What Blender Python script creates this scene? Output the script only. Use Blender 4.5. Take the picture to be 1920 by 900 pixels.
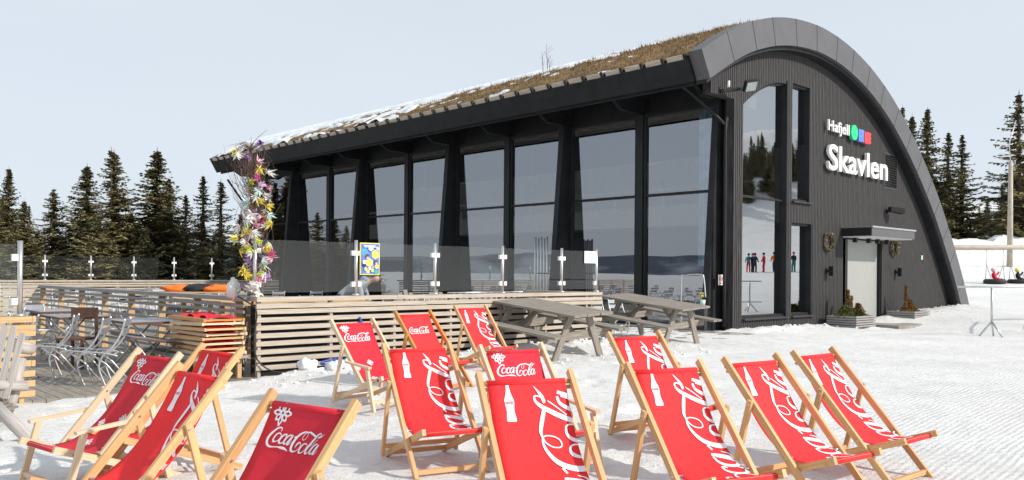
import bpy, bmesh, math, random
import numpy as np
from mathutils import Vector, Matrix, noise as mn
for o in list(bpy.data.objects): bpy.data.objects.remove(o)
S = bpy.context.scene; COL = S.collection; R = math.radians
random.seed(5)
# ---------------------------------------------------------------- camera, sky, sun, exposure
ROLL = R(0.45); FPX = 1555.0; EYE = 1.5
cd = bpy.data.cameras.new('camera'); cam = bpy.data.objects.new('camera', cd); COL.objects.link(cam)
cd.sensor_width = 36; cd.lens = 36*FPX/1920; cd.shift_y = 62/1920; cd.clip_end = 9000; cd.clip_start = .05
cam.location = (0, 0, EYE); cam.matrix_world = Matrix.Translation((0, 0, EYE)) @ Matrix.Rotation(R(90), 4, 'X') @ Matrix.Rotation(ROLL, 4, 'Z')
S.camera = cam
SUN_DIR = Vector((0.87, -0.38, 0.60)).normalized()     # towards the sun
el = math.asin(SUN_DIR.z); az = math.atan2(SUN_DIR.x, SUN_DIR.y)
W = bpy.data.worlds.new('World'); S.world = W; W.use_nodes = True
nt = W.node_tree; bg = nt.nodes['Background']
sky = nt.nodes.new('ShaderNodeTexSky'); sky.sky_type = 'NISHITA'; sky.sun_disc = False
sky.sun_elevation = el; sky.sun_rotation = az; sky.air_density = 1.0; sky.dust_density = 4.0; sky.ozone_density = 1.0; sky.altitude = 900
veil = nt.nodes.new('ShaderNodeMixRGB'); veil.inputs[0].default_value = 0.72
veil.inputs[2].default_value = (8.1, 8.85, 9.65, 1)       # thin high cloud over the whole sky
tcw = nt.nodes.new('ShaderNodeTexCoord'); nzw = nt.nodes.new('ShaderNodeTexNoise'); nzw.inputs['Scale'].default_value = 1.6; nzw.inputs['Detail'].default_value = 4
mpw = nt.nodes.new('ShaderNodeMapping'); mpw.inputs['Scale'].default_value = (1, 1, 4)
nt.links.new(tcw.outputs['Generated'], mpw.inputs[0]); nt.links.new(mpw.outputs[0], nzw.inputs['Vector'])
mrw = nt.nodes.new('ShaderNodeMapRange'); mrw.inputs['To Min'].default_value = .74; mrw.inputs['To Max'].default_value = .9
nt.links.new(nzw.outputs['Fac'], mrw.inputs['Value']); nt.links.new(mrw.outputs[0], veil.inputs[0])
nt.links.new(sky.outputs[0], veil.inputs[1]); nt.links.new(veil.outputs[0], bg.inputs[0]); bg.inputs[1].default_value = 0.085
sl = bpy.data.lights.new('sun', 'SUN'); sl.energy = 3.5; sl.angle = R(1.2); sl.color = (1, .95, .87)
so = bpy.data.objects.new('sun', sl); COL.objects.link(so); so.rotation_euler = (-SUN_DIR).to_track_quat('-Z', 'Y').to_euler(); so.location = (20, -10, 20)
S.view_settings.view_transform = 'Standard'; S.view_settings.look = 'None'; S.view_settings.gamma = 1; S.view_settings.exposure = 0.25
S.render.engine = 'CYCLES'; S.cycles.transparent_max_bounces = 24

# ---------------------------------------------------------------- frames
O = Vector((6.08, 22.5, 0)); YAW = math.atan2(.6884, .7254)
BM = Matrix.Translation(O) @ Matrix.Rotation(YAW, 4, 'Z')      # building frame: x along the gable, y along the glass side
def bw(u, v, z=0): return BM @ Vector((u, v, z))
BI = BM.inverted()
# ---------------------------------------------------------------- materials
def mat(name, col, rough=.6, metal=0, var=.12, scale=6, bump=0, bscale=None, wood=False, col2=None, spec=.5, coat=0, thr=None, rnd=0):
    m = bpy.data.materials.new(name); m.use_nodes = True; n = m.node_tree.nodes; l = m.node_tree.links
    b = n['Principled BSDF']; b.inputs['Roughness'].default_value = rough; b.inputs['Metallic'].default_value = metal
    b.inputs['Specular IOR Level'].default_value = spec
    tc = n.new('ShaderNodeTexCoord'); mp = n.new('ShaderNodeMapping'); nz = n.new('ShaderNodeTexNoise')
    if wood:
        l.new(tc.outputs['UV'], mp.inputs[0]); mp.inputs['Scale'].default_value = (1.2, 22, 1)
        oi = n.new('ShaderNodeObjectInfo'); cb = n.new('ShaderNodeCombineXYZ'); ml = n.new('ShaderNodeMath'); ml.operation = 'MULTIPLY'; ml.inputs[1].default_value = 37
        l.new(oi.outputs['Random'], ml.inputs[0]); l.new(ml.outputs[0], cb.inputs[0]); l.new(ml.outputs[0], cb.inputs[1]); l.new(cb.outputs[0], mp.inputs['Location'])
        nz.inputs['Scale'].default_value = 2.2; nz.inputs['Detail'].default_value = 5
    else:
        l.new(tc.outputs['Object'], mp.inputs[0]); nz.inputs['Scale'].default_value = scale; nz.inputs['Detail'].default_value = 6
    l.new(mp.outputs[0], nz.inputs['Vector'])
    cr = n.new('ShaderNodeValToRGB'); c = Vector(col)
    c2 = Vector(col2) if col2 else c*(1+var); c1 = c if col2 else c*(1-var)
    cr.color_ramp.elements[0].color = (*c1, 1); cr.color_ramp.elements[1].color = (*[min(x, .95) for x in c2], 1)
    lo, hi = thr or (.32, .68)
    cr.color_ramp.elements[0].position = lo; cr.color_ramp.elements[1].position = hi
    l.new(nz.outputs['Fac'], cr.inputs[0]); l.new(cr.outputs[0], b.inputs['Base Color'])
    if rnd:
        oi2 = n.new('ShaderNodeObjectInfo'); mr2 = n.new('ShaderNodeMapRange'); mr2.inputs['To Min'].default_value = 1-rnd; mr2.inputs['To Max'].default_value = 1+rnd; hs = n.new('ShaderNodeHueSaturation')
        l.new(oi2.outputs['Random'], mr2.inputs['Value']); l.new(mr2.outputs[0], hs.inputs['Value']); l.new(cr.outputs[0], hs.inputs['Color']); l.new(hs.outputs[0], b.inputs['Base Color'])
    if bump:
        bp = n.new('ShaderNodeBump'); bp.inputs['Strength'].default_value = bump; bp.inputs['Distance'].default_value = .02
        if bscale:
            nb = n.new('ShaderNodeTexNoise'); nb.inputs['Scale'].default_value = bscale; nb.inputs['Detail'].default_value = 5
            l.new(tc.outputs['Object'], nb.inputs['Vector']); l.new(nb.outputs['Fac'], bp.inputs['Height'])
        else: l.new(nz.outputs['Fac'], bp.inputs['Height'])
        l.new(bp.outputs[0], b.inputs['Normal'])
    return m
def glass(name, tint, ior, rough=.0, gl=(1, 1, 1), wavy=.04):
    m = bpy.data.materials.new(name); m.use_nodes = True; n = m.node_tree.nodes; l = m.node_tree.links
    n.remove(n['Principled BSDF']); out = n['Material Output']
    t = n.new('ShaderNodeBsdfTransparent'); t.inputs[0].default_value = (*tint, 1)
    g = n.new('ShaderNodeBsdfGlossy'); g.inputs['Roughness'].default_value = rough; g.inputs['Color'].default_value = (*gl, 1)
    f = n.new('ShaderNodeFresnel'); f.inputs[0].default_value = ior; mx = n.new('ShaderNodeMixShader')
    tc = n.new('ShaderNodeTexCoord'); nz = n.new('ShaderNodeTexNoise'); nz.inputs['Scale'].default_value = .55; nz.inputs['Detail'].default_value = 1
    bp = n.new('ShaderNodeBump'); bp.inputs['Strength'].default_value = wavy; bp.inputs['Distance'].default_value = .05
    l.new(tc.outputs['Object'], nz.inputs['Vector']); l.new(nz.outputs['Fac'], bp.inputs['Height']); l.new(bp.outputs[0], g.inputs['Normal'])
    ge = n.new('ShaderNodeNewGeometry'); iv = n.new('ShaderNodeMath'); iv.operation = 'SUBTRACT'; iv.inputs[0].default_value = 1; l.new(ge.outputs['Backfacing'], iv.inputs[1]); mu_ = n.new('ShaderNodeMath'); mu_.operation = 'MULTIPLY'; l.new(iv.outputs[0], mu_.inputs[0]); l.new(f.outputs[0], mu_.inputs[1])
    l.new(mu_.outputs[0], mx.inputs[0]); l.new(t.outputs[0], mx.inputs[1]); l.new(g.outputs[0], mx.inputs[2]); l.new(mx.outputs[0], out.inputs[0])
    return m
M = {}
M['black'] = mat('black_painted_timber', (.014, .015, .017), .55, var=.3, scale=3, spec=.3)
M['clad'] = mat('stained_cladding', (.036, .033, .034), .75, var=.65, wood=True)
M['fascia'] = mat('zinc_flashing', (.10, .10, .107), .5, .15, var=.08, scale=2)
M['wood'] = mat('varnished_pine', (.62, .37, .17), .45, var=.20, wood=True, rnd=.12)
M['orange'] = mat('orange_oak', (.55, .24, .055), .4, var=.16, wood=True)
M['white_wood'] = mat('pale_ash_wood', (.66, .50, .33), .5, var=.12, wood=True)
M['slat'] = mat('pale_larch', (.45, .385, .315), .7, var=.25, wood=True)
M['slat_grey'] = mat('weathered_slat', (.28, .265, .26), .75, var=.2, wood=True)
M['log'] = mat('silvered_log', (.42, .385, .36), .8, var=.2, wood=True)
M['lens'] = mat('floodlight_glass', (.30, .33, .34), .3, var=.1)
M['fresh'] = mat('fresh_pine', (.55, .36, .17), .6, var=.2, wood=True)
M['grey'] = mat('weathered_grey_wood', (.25, .22, .185), .8, var=.35, wood=True, bump=.2)
M['board'] = mat('deck_boards', (.20, .175, .15), .8, var=.3, wood=True)
M['steel'] = mat('brushed_steel', (.62, .6, .6), .32, .9, var=.06)
M['alu'] = mat('aluminium', (.56, .57, .58), .38, .75, var=.1)
M['aludark'] = mat('dull_aluminium', (.30, .32, .34), .5, .4, var=.15)
M['white'] = mat('white_plastic', (.78, .78, .76), .45, var=.04)
M['paper'] = mat('paper', (.8, .8, .8), .7, var=.03)
M['red'] = mat('red_canvas', (.80, .022, .028), .8, var=.09, scale=3.5, bump=.35, bscale=9, rnd=.07)
M['crimson'] = mat('crimson_canvas', (.60, .014, .034), .8, var=.12, scale=3.5, bump=.35, bscale=9, rnd=.10)
M['print'] = mat('white_print', (.80, .78, .82), .7, var=.03)
M['redprint'] = mat('red_print', (.75, .03, .04), .7, var=.03)
M['brown'] = mat('brown_table_edge', (.11, .05, .032), .5, var=.3, wood=True)
M['tabletop'] = mat('grey_table_top', (.30, .31, .34), .35, var=.1, scale=4)
M['bark'] = mat('spruce_bark', (.10, .072, .055), .9, var=.3, scale=12)
M['needle'] = mat('spruce_needles', (.06, .064, .028), .75, scale=.9, col2=(.27, .225, .09), thr=(.3, .7))
M['needle2'] = mat('pale_spruce_needles', (.10, .098, .042), .75, scale=.9, col2=(.36, .29, .13), thr=(.3, .7))
M['twig'] = mat('birch_twigs', (.16, .105, .085), .8, var=.4, scale=20)
M['stone'] = mat('stone_slab', (.30, .27, .24), .8, var=.15, scale=5, bump=.2)
M['rubber'] = mat('black_rubber', (.02, .02, .022), .7, var=.2)
M['rope'] = mat('blue_rope', (.04, .09, .42), .6, var=.2, scale=30)
M['dark'] = mat('dark_interior', (.04, .04, .045), .8, var=.2)
M['floor_in'] = mat('interior_floor', (.10, .09, .085), .5, var=.2)
M['cream'] = mat('cream_interior_panel', (.6, .55, .48), .7, var=.08)
M['curtain'] = mat('sheer_blue_curtain', (.36, .50, .58), .8, var=.2, scale=5)
M['door'] = mat('shaded_white_door', (.33, .335, .32), .5, var=.03)  # white door, the shade of its recess is put into the colour
M['soffit'] = mat('white_soffit', (.8, .8, .8), .5, var=.03)
M['grass_dry'] = mat('dry_roof_grass', (.12, .07, .028), .9, scale=1.7, col2=(.34, .22, .09))
M['heather'] = mat('planter_heather', (.10, .075, .015), .9, scale=6, col2=(.26, .12, .03))
M['heather_green'] = mat('planter_evergreen', (.05, .065, .012), .9, scale=6, col2=(.15, .14, .03))
M['wreath'] = mat('wreath_leaves', (.05, .055, .025), .8, scale=30, col2=(.45, .36, .16), thr=(.4, .75))
M['skin'] = mat('skin', (.55, .32, .24), .5, var=.06)
M['hair'] = mat('brown_hair', (.10, .055, .03), .7, var=.3, scale=30)
for k, c in dict(f_yellow=(.80, .68, .12), f_white=(.8, .78, .74), f_pink=(.78, .42, .50), f_magenta=(.66, .12, .32), f_lime=(.55, .62, .05), f_purple=(.25, .06, .48), f_aqua=(.55, .70, .68), f_lilac=(.55, .35, .62),
                 c_grey=(.27, .29, .32), c_navy=(.02, .03, .09), c_red=(.65, .02, .05), c_teal=(.02, .20, .20), c_black=(.015, .015, .018), c_pink=(.75, .22, .35), c_orange=(.80, .17, .02), c_green=(.02, .55, .22), c_blue=(.10, .20, .66), c_redsign=(.80, .05, .06), c_sky=(.10, .32, .62), c_brown=(.12, .06, .04)).items():
    M[k] = mat(k.split('_')[1]+('_feather' if k[0] == 'f' else '_cloth'), c, .8, var=.15, scale=8)
M['facade_glass'] = glass('coated_facade_glass', (.84, .86, .87), 3.5, gl=(.88, .90, .96))
M['gable_glass'] = glass('mirror_coated_glass', (.60, .61, .62), 6.0, gl=(.95, .97, 1.0))
M['clear_glass'] = glass('clear_railing_glass', (.95, .97, .965), 1.3, wavy=0)
M['rail_glass'] = glass('railing_glass', (.95, .972, .966), 1.58, wavy=0)

# snow: trampled grains, and machine-groomed ridges in the lower right
def snow_mat():
    m = bpy.data.materials.new('trampled_snow'); m.use_nodes = True; n = m.node_tree.nodes; l = m.node_tree.links
    b = n['Principled BSDF']; b.inputs['Roughness'].default_value = .75; b.inputs['Specular IOR Level'].default_value = .25
    b.inputs['Subsurface Weight'].default_value = 0
    tc = n.new('ShaderNodeTexCoord')
    def noise(sc, det, vec=None, rough=.55):
        z = n.new('ShaderNodeTexNoise'); z.inputs['Scale'].default_value = sc; z.inputs['Detail'].default_value = det; z.inputs['Roughness'].default_value = rough
        l.new(vec or tc.outputs['Object'], z.inputs['Vector']); return z.outputs['Fac']
    def math_(op, a, b2=None, c=None):
        q = n.new('ShaderNodeMath'); q.operation = op
        for i, x in enumerate((a, b2, c)):
            if x is None: continue
            if isinstance(x, (int, float)): q.inputs[i].default_value = x
            else: l.new(x, q.inputs[i])
        return q.outputs[0]
    dirt = math_('MULTIPLY_ADD', noise(.42, 5), .75, math_('MULTIPLY', noise(1.7, 6), .4)); fine = noise(9, 8, rough=.7)
    cr = n.new('ShaderNodeValToRGB'); cr.color_ramp.elements[0].position = .30; cr.color_ramp.elements[0].color = (.66, .635, .605, 1)
    cr.color_ramp.elements[1].position = .62; cr.color_ramp.elements[1].color = (.86, .86, .85, 1)
    s = math_('MULTIPLY_ADD', fine, .5, math_('MULTIPLY', dirt, .48)); l.new(s, cr.inputs[0]); l.new(cr.outputs[0], b.inputs['Base Color'])
    # groomed region mask
    sx = n.new('ShaderNodeSeparateXYZ'); l.new(tc.outputs['Object'], sx.inputs[0])
    e = math_('SUBTRACT', sx.outputs['X'], math_('MULTIPLY', sx.outputs['Y'], .12))
    e = math_('ADD', e, math_('MULTIPLY', math_('SUBTRACT', noise(.8, 3), .5), 2.2))
    mk = n.new('ShaderNodeMapRange'); mk.inputs['From Min'].default_value = 1.6; mk.inputs['From Max'].default_value = 2.6; l.new(e, mk.inputs['Value'])
    ph = math_('ADD', math_('MULTIPLY', sx.outputs['X'], -.72), math_('MULTIPLY', sx.outputs['Y'], .69))
    ph = math_('ADD', ph, math_('MULTIPLY', noise(.5, 2), .12))
    rid = math_('MULTIPLY', math_('ADD', math_('SINE', math_('MULTIPLY', ph, 108)), 1), .26)
    mp = n.new('ShaderNodeMapping'); mp.inputs['Rotation'].default_value = (0, 0, R(12)); mp.inputs['Scale'].default_value = (1, 3.2, 1); l.new(tc.outputs['Object'], mp.inputs[0])
    lump = noise(5.5, 7, mp.outputs[0], .62); grain = noise(38, 6, rough=.7)
    h = math_('ADD', math_('MULTIPLY', math_('MULTIPLY', lump, 2.6), math_('ADD', math_('MULTIPLY', noise(.45, 3), 2.2), -.25)), math_('MULTIPLY', grain, .9))
    h = math_('ADD', h, math_('MULTIPLY', math_('MULTIPLY', rid, mk.outputs[0]), math_('ADD', noise(2.5, 4), -.05)))
    bp = n.new('ShaderNodeBump'); bp.inputs['Distance'].default_value = .035
    far = n.new('ShaderNodeMapRange'); far.inputs['From Min'].default_value = 22; far.inputs['From Max'].default_value = 60; far.inputs['To Min'].default_value = .8; far.inputs['To Max'].default_value = .06; l.new(sx.outputs['X'], far.inputs['Value']); l.new(far.outputs[0], bp.inputs['Strength'])
    l.new(h, bp.inputs['Height']); l.new(bp.outputs[0], b.inputs['Normal'])
    return m
M['snow'] = snow_mat()
M['clean_snow'] = mat('roof_snow', (.76, .78, .80), .7, var=.05, scale=3, bump=.6, bscale=7)
def turf_mat():
    m = mat('roof_turf', (.10, .062, .028), .95, scale=2.2, col2=(.30, .19, .085), bump=.8, bscale=14); n = m.node_tree.nodes; l = m.node_tree.links
    return m
M['turf'] = turf_mat()

# ---------------------------------------------------------------- mesh builder
class MB:
    def __init__(s): s.v = []; s.f = []; s.uv = []; s.mi = []; s.sm = []
    def face(s, idx, uv=None, mi=0, sm=False): s.f.append(idx); s.uv.append(uv or [(0, 0)]*len(idx)); s.mi.append(mi); s.sm.append(sm)
    def bar(s, p, q, w, h, up=(0, 0, 1), mi=0, w2=None, h2=None):
        p = Vector(p); q = Vector(q); d = (q-p); L = d.length; d = d/L; up = Vector(up)
        if abs(d.dot(up)) > .98: up = Vector((0, 1, 0)) if abs(d.y) < .9 else Vector((1, 0, 0))
        x = d.cross(up).normalized(); y = x.cross(d).normalized(); b = len(s.v); r = random.random()*5
        for c, ww, hh in ((p, w, h), (q, w2 or w, h2 or h)):
            for sx, sy in ((-1, -1), (1, -1), (1, 1), (-1, 1)): s.v.append(c+x*(sx*ww/2)+y*(sy*hh/2))
        for i in range(4):
            j = (i+1) % 4; s.face([b+i, b+j, b+4+j, b+4+i][::-1], [(r, i*.1+r), (r, i*.1+.1+r), (L+r, i*.1+.1+r), (L+r, i*.1+r)][::-1], mi)
        s.face([b+3, b+2, b+1, b][::-1][::-1], [(r, r), (r+.02, r), (r+.02, r+.1), (r, r+.1)], mi); s.face([b+4, b+5, b+6, b+7], [(r, r), (r+.02, r), (r+.02, r+.1), (r, r+.1)], mi)
        return s
    def box(s, c, d, mi=0):
        c = Vector(c); k = max(range(3), key=lambda i: d[i]); a = Vector((0, 0, 0)); a[k] = d[k]/2
        o = [i for i in range(3) if i != k]
        if k == 2: return s.bar(c-a, c+a, d[0], d[1], (0, 1, 0), mi)
        if k == 0: return s.bar(c-a, c+a, d[1], d[2], (0, 0, 1), mi)
        return s.bar(c-a, c+a, d[0], d[2], (0, 0, 1), mi)
    def tube(s, pts, r, n=8, mi=0, cap=True, closed=False):
        P = [Vector(p) for p in pts]; N = len(P); rr = r if isinstance(r, (list, tuple)) else [r]*N
        b = len(s.v); up = None
        for i, p in enumerate(P):
            t = (P[(i+1) % N]-P[i-1]) if closed else (P[min(i+1, N-1)]-P[max(i-1, 0)]); t.normalize()
            if up is None: up = Vector((0, 0, 1)) if abs(t.z) < .9 else Vector((1, 0, 0))
            x = t.cross(up).normalized(); up = x.cross(t).normalized()
            for k in range(n):
                a = 2*math.pi*k/n; s.v.append(p+x*math.cos(a)*rr[i]+up*math.sin(a)*rr[i])
        L = 0
        for i in range(N if closed else N-1):
            L2 = L+(P[(i+1) % N]-P[i]).length; j = (i+1) % N
            for k in range(n):
                k2 = (k+1) % n; s.face([b+i*n+k, b+i*n+k2, b+j*n+k2, b+j*n+k], [(L, k*.03), (L, k*.03+.03), (L2, k*.03+.03), (L2, k*.03)], mi, True)
            L = L2
        if cap and not closed: s.face([b+k for k in range(n)][::-1], None, mi); s.face([b+(N-1)*n+k for k in range(n)], None, mi)
        return s
    def poly(s, pts, mi=0): b = len(s.v); s.v += [Vector(p) for p in pts]; s.face(list(range(b, b+len(pts))), [(p[0], p[1]) for p in pts], mi); return s
    def ext(s, ring, off, mi=0):      # ring of points extruded by vector off, capped
        b = len(s.v); n = len(ring); off = Vector(off); s.v += [Vector(p) for p in ring]+[Vector(p)+off for p in ring]
        s.face(list(range(b, b+n))[::-1], None, mi); s.face(list(range(b+n, b+2*n)), None, mi)
        for i in range(n): j = (i+1) % n; s.face([b+i, b+j, b+n+j, b+n+i], [(0, i*.2), (0, i*.2+.2), (1, i*.2+.2), (1, i*.2)], mi)
        return s
    def blob(s, c, r, seg=10, rings=7, mi=0, jit=0):
        b = len(s.v); c = Vector(c); r = Vector(r) if not isinstance(r, (int, float)) else Vector((r, r, r))
        for i in range(rings+1):
            th = math.pi*i/rings
            for k in range(seg):
                a = 2*math.pi*k/seg; q = Vector((math.sin(th)*math.cos(a), math.sin(th)*math.sin(a), math.cos(th))); f = 1+jit*(mn.noise(q*2+c*3))
                s.v.append(c+Vector((q.x*r.x, q.y*r.y, q.z*r.z))*f)
        for i in range(rings):
            for k in range(seg): k2 = (k+1) % seg; s.face([b+i*seg+k, b+i*seg+seg+k, b+i*seg+seg+k2, b+i*seg+k2], None, mi, True)
        return s
    def build(s, name, mats, parent=None, mw=None):
        me = bpy.data.meshes.new(name); me.from_pydata([tuple(v) for v in s.v], [], s.f)
        for m in (mats if isinstance(mats, (list, tuple)) else [mats]): me.materials.append(M[m] if isinstance(m, str) else m)
        if any('glass' in str(m) for m in (mats if isinstance(mats, (list, tuple)) else [mats])):
            bm_ = bmesh.new(); bm_.from_mesh(me); bmesh.ops.recalc_face_normals(bm_, faces=bm_.faces); bm_.to_mesh(me); bm_.free()
        u = me.uv_layers.new(name='UVMap'); flat = [c for q in s.uv for p in q for c in p]; u.data.foreach_set('uv', flat)
        me.polygons.foreach_set('material_index', s.mi); me.polygons.foreach_set('use_smooth', s.sm); me.update()
        o = bpy.data.objects.new(name, me); COL.objects.link(o)
        if parent: o.parent = parent
        if mw is not None: o.matrix_world = mw
        return o
def tag(o, label=None, cat=None, group=None, kind=None):
    for k, x in (('label', label), ('category', cat), ('group', group), ('kind', kind)):
        if x: o[k] = x
    return o
def empty(name, label, cat, loc=(0, 0, 0), rz=0, group=None, mw=None):
    o = bpy.data.objects.new(name, None); COL.objects.link(o); o.empty_display_size = .3
    if mw is not None: o.matrix_world = mw
    else: o.location = loc; o.rotation_euler = (0, 0, rz)
    return tag(o, label, cat, group)
KIDS = {}
def kids(o): return [c for c in bpy.data.objects if c.parent == o]
def dup(o, parent=None, cache={}):
    c = o.copy(); COL.objects.link(c)
    if parent: c.parent = parent
    if o.name not in cache: cache[o.name] = kids(o)
    for ch in cache[o.name]: dup(ch, c)
    return c
def cat_rom(P, n=6, closed=False):
    out = []; N = len(P)
    for i in range(N if closed else N-1):
        if closed: p = [P[(i+k-1) % N] for k in range(4)]
        else: p = [P[max(i-1, 0)], P[i], P[i+1], P[min(i+2, N-1)]]
        for j in range(n):
            t = j/n; out.append(tuple(.5*((2*b)+(-a+c)*t+(2*a-5*b+4*c-d)*t*t+(-a+3*b-3*c+d)*t**3) for a, b, c, d in zip(*p)))
    if not closed: out.append(tuple(P[-1]))
    return out

# ---------------------------------------------------------------- terrain
def lerp_tab(x, T):
    if x <= T[0][0]: return T[0][1]
    for (a, b), (c, d) in zip(T, T[1:]):
        if x <= c: return b+(d-b)*(x-a)/(c-a)
    return T[-1][1]
GT = [(0, -.06), (4.6, -.06), (5.2, -.04), (6, 0), (7.2, .04), (9, .09), (12, .09), (15, .05), (20, 0)]
def sstep(a, b, x): t = min(1, max(0, (x-a)/(b-a))); return t*t*(3-2*t)
def G(x, y):
    q = BI @ Vector((x, y, 0)); u, v = q.x, q.y
    z = lerp_tab(y, GT)*sstep(-15.3, -13.8, u)*(1-sstep(-1.3, 2, v)*sstep(3, 0, u)) if y < 40 else 0
    if y < 30: z += .20*math.exp(-((v+1.1)/1.1)**2)*sstep(-12.2, -10.2, u)*sstep(-4.2, -6.5, u)*sstep(.5, -.6, v)
    z -= .16*math.exp(-((u-6.6)/3.0)**2-((v+1.3)/2.2)**2)
    d = y + .5*max(0, x-14) - 25
    w = sstep(6, 14, x)
    if d > 0: z += w*(.025*d+.0007*min(d, 110)**2) if x > 6 else 0
    if x > 70: z += .0026*min(x-70, 90)**2*sstep(125, 105, y)
    if x > 8: z += 1.5*math.exp(-((y-63)/2.2)**2)*w*(1+.35*mn.noise(Vector((x*.5, y*.5, 0))))*sstep(50, 40, x)
    return z
def Gd(x, y):      # with surface relief
    z = G(x, y); p = Vector((x, y, 0)); q = BI @ p; u, v = q.x, q.y
    if y < 70 and x > -12:
        a = .014*mn.noise(p*1.3)+.010*mn.noise(p*3.1)+.007*mn.noise(p*7)
        if y < 24 and x-.12*y < 2.4 and x > -6:
            mk_ = sstep(-.35, .15, mn.noise(Vector((x*.55, y*.55, 9))))*sstep(2.4, 1.6, x-.12*y); dd_ = mn.voronoi(Vector((x*2.6+.4*y, y*2.0, 0)))[0][0]; a += mk_*(-.055*sstep(.40, .12, dd_)+.018*sstep(.3, .5, dd_))
        on_deck = v > -1.5 and u < -7
        if on_deck: return min(z, 0)-.10
        edge = math.exp(-((v+.5)/.7)**2)*sstep(-1, 0, u)*sstep(17.5, 16.5, u)
        a += edge*.14*(mn.noise(p*2.3)+.3)
        a += .05*abs(mn.noise(p*2.0))*math.exp(-((v+2.2)/1.0)**2)*sstep(-11.5, -10, u)
        b2 = sstep(8, 14, x)*sstep(48, 58, y); a += b2*(.45*mn.noise(p*.9)+.35*abs(mn.noise(p*2.1))+.25*mn.noise(p*3.4))*(.25+math.exp(-((y-62)/2.5)**2))
        z += a*(1 if y < 40 else 1)
        if u > .05 and v > .25 and u < 17 and v < 28: z = -.35     # under the building
        if -1.4 < u <= .05 and v > 0: z = min(z, -.02)
    return z
def axis(parts):
    o = []
    for a, b, s in parts: o += list(np.arange(a, b, s))
    return sorted(set(round(float(x), 4) for x in o))
xs = axis([(-6000, -600, 900), (-600, -60, 60), (-60, -12, 4), (-12, -5, .4), (-5, 9, .085), (9, 22, .22), (22, 60, 1.0), (60, 200, 6), (200, 600, 60), (600, 6001, 900)])
ys = axis([(-6000, -600, 900), (-600, -60, 60), (-60, 0, 6), (0, 2, .5), (2, 13, .08), (13, 27, .14), (27, 46, .5), (46, 72, .5), (72, 200, 5), (200, 600, 60), (600, 6001, 900)])
V = [(x, y, Gd(x, y)) for y in ys for x in xs]; nx = len(xs)
F = [(j*nx+i, j*nx+i+1, (j+1)*nx+i+1, (j+1)*nx+i) for j in range(len(ys)-1) for i in range(nx-1)]
me = bpy.data.meshes.new('snow_ground'); me.from_pydata(V, [], F); me.materials.append(M['snow']); me.polygons.foreach_set('use_smooth', [True]*len(F))
tag(bpy.data.objects.new('snow_ground', me), kind='structure'); COL.objects.link(bpy.data.objects['snow_ground'])
# ---------------------------------------------------------------- the restaurant building (local frame: x = u, y = v)
BD = empty('restaurant_building', 'dark timber restaurant under an arched turf roof, glass front and lettered gable', 'building', mw=BM)
OUT = [(-2.36, 7.0), (-1.22, 7.64), (-.31, 8.07), (.53, 8.36), (1.3, 8.57), (2.33, 8.75), (3.6, 8.84), (4.6, 8.80), (5.68, 8.66), (6.9, 8.37), (8.01, 7.99), (9.2, 7.45), (10.36, 6.76), (11.4, 6.05), (12.37, 5.28), (13.25, 4.52), (14.02, 3.75), (15.19, 2.45), (16.1, 1.3), (16.85, .2), (17.15, -.4)]
OUT = cat_rom(OUT, 3)
def offset(P, d):
    o = []
    for i, p in enumerate(P):
        a = Vector(P[max(i-1, 0)]); b = Vector(P[min(i+1, len(P)-1)]); t = (b-a).normalized(); o.append((p[0]+t.y*d, p[1]-t.x*d))
    return o
TH = .72
INN = offset(OUT, TH)
VF, VB = -.46, 28.3
def strip(mb, A, B, y0, y1, mi=0, sm=False):     # closed slab between two profile curves
    n = len(A); b = len(mb.v)
    for (x, z) in A: mb.v += [Vector((x, y0, z)), Vector((x, y1, z))]
    c = len(mb.v)
    for (x, z) in B: mb.v += [Vector((x, y0, z)), Vector((x, y1, z))]
    for i in range(n-1):
        mb.face([b+2*i, b+2*i+1, b+2*i+3, b+2*i+2][::-1], None, mi, sm); mb.face([c+2*i, c+2*i+2, c+2*i+3, c+2*i+1][::-1], None, mi, sm)
        mb.face([b+2*i, b+2*i+2, c+2*i+2, c+2*i][::-1], None, mi); mb.face([b+2*i+1, c+2*i+1, c+2*i+3, b+2*i+3][::-1], None, mi)
    mb.face([b, c, c+1, b+1], None, mi); e = 2*(n-1); mb.face([b+e, b+e+1, c+e+1, c+e], None, mi)
    return mb
# front flashing band and its panel seams
fb = strip(MB(), offset(OUT, -.10), offset(OUT, TH-.05), VF, VF+.40); band = fb.build('gable_flashing', 'fascia', BD)
cum = 0; last = None; A = offset(OUT, -.085); B_ = offset(OUT, TH-.07)
for i in range(1, len(OUT)-2):
    cum += math.dist(OUT[i], OUT[i-1])
    if cum > 1.05:
        cum = 0; sm_ = MB(); sm_.bar((A[i][0], VF-.003, A[i][1]), (B_[i][0], VF-.003, B_[i][1]), .008, .008, (0, 1, 0))
        for P_ in (A[i], B_[i]): sm_.blob((P_[0]+.0, VF-.006, P_[1]), .012, 6, 4)
        sm_.build('seam', 'black', band)
# rear verge
strip(MB(), offset(OUT, -.10), offset(OUT, TH-.05), VB-.3, VB).build('rear_flashing', 'fascia', BD)
roof = strip(MB(), OUT, offset(OUT, TH-.06), VF+.403, VB-.303).build('roof', 'black', BD)
# black strip standing for the shadow line the flashing casts on the wall
strip(MB(), offset(OUT, TH-.04), offset(OUT, TH+.05), VF+.12, -.02).build('gable_shadow_strip', 'black', BD)
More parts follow.
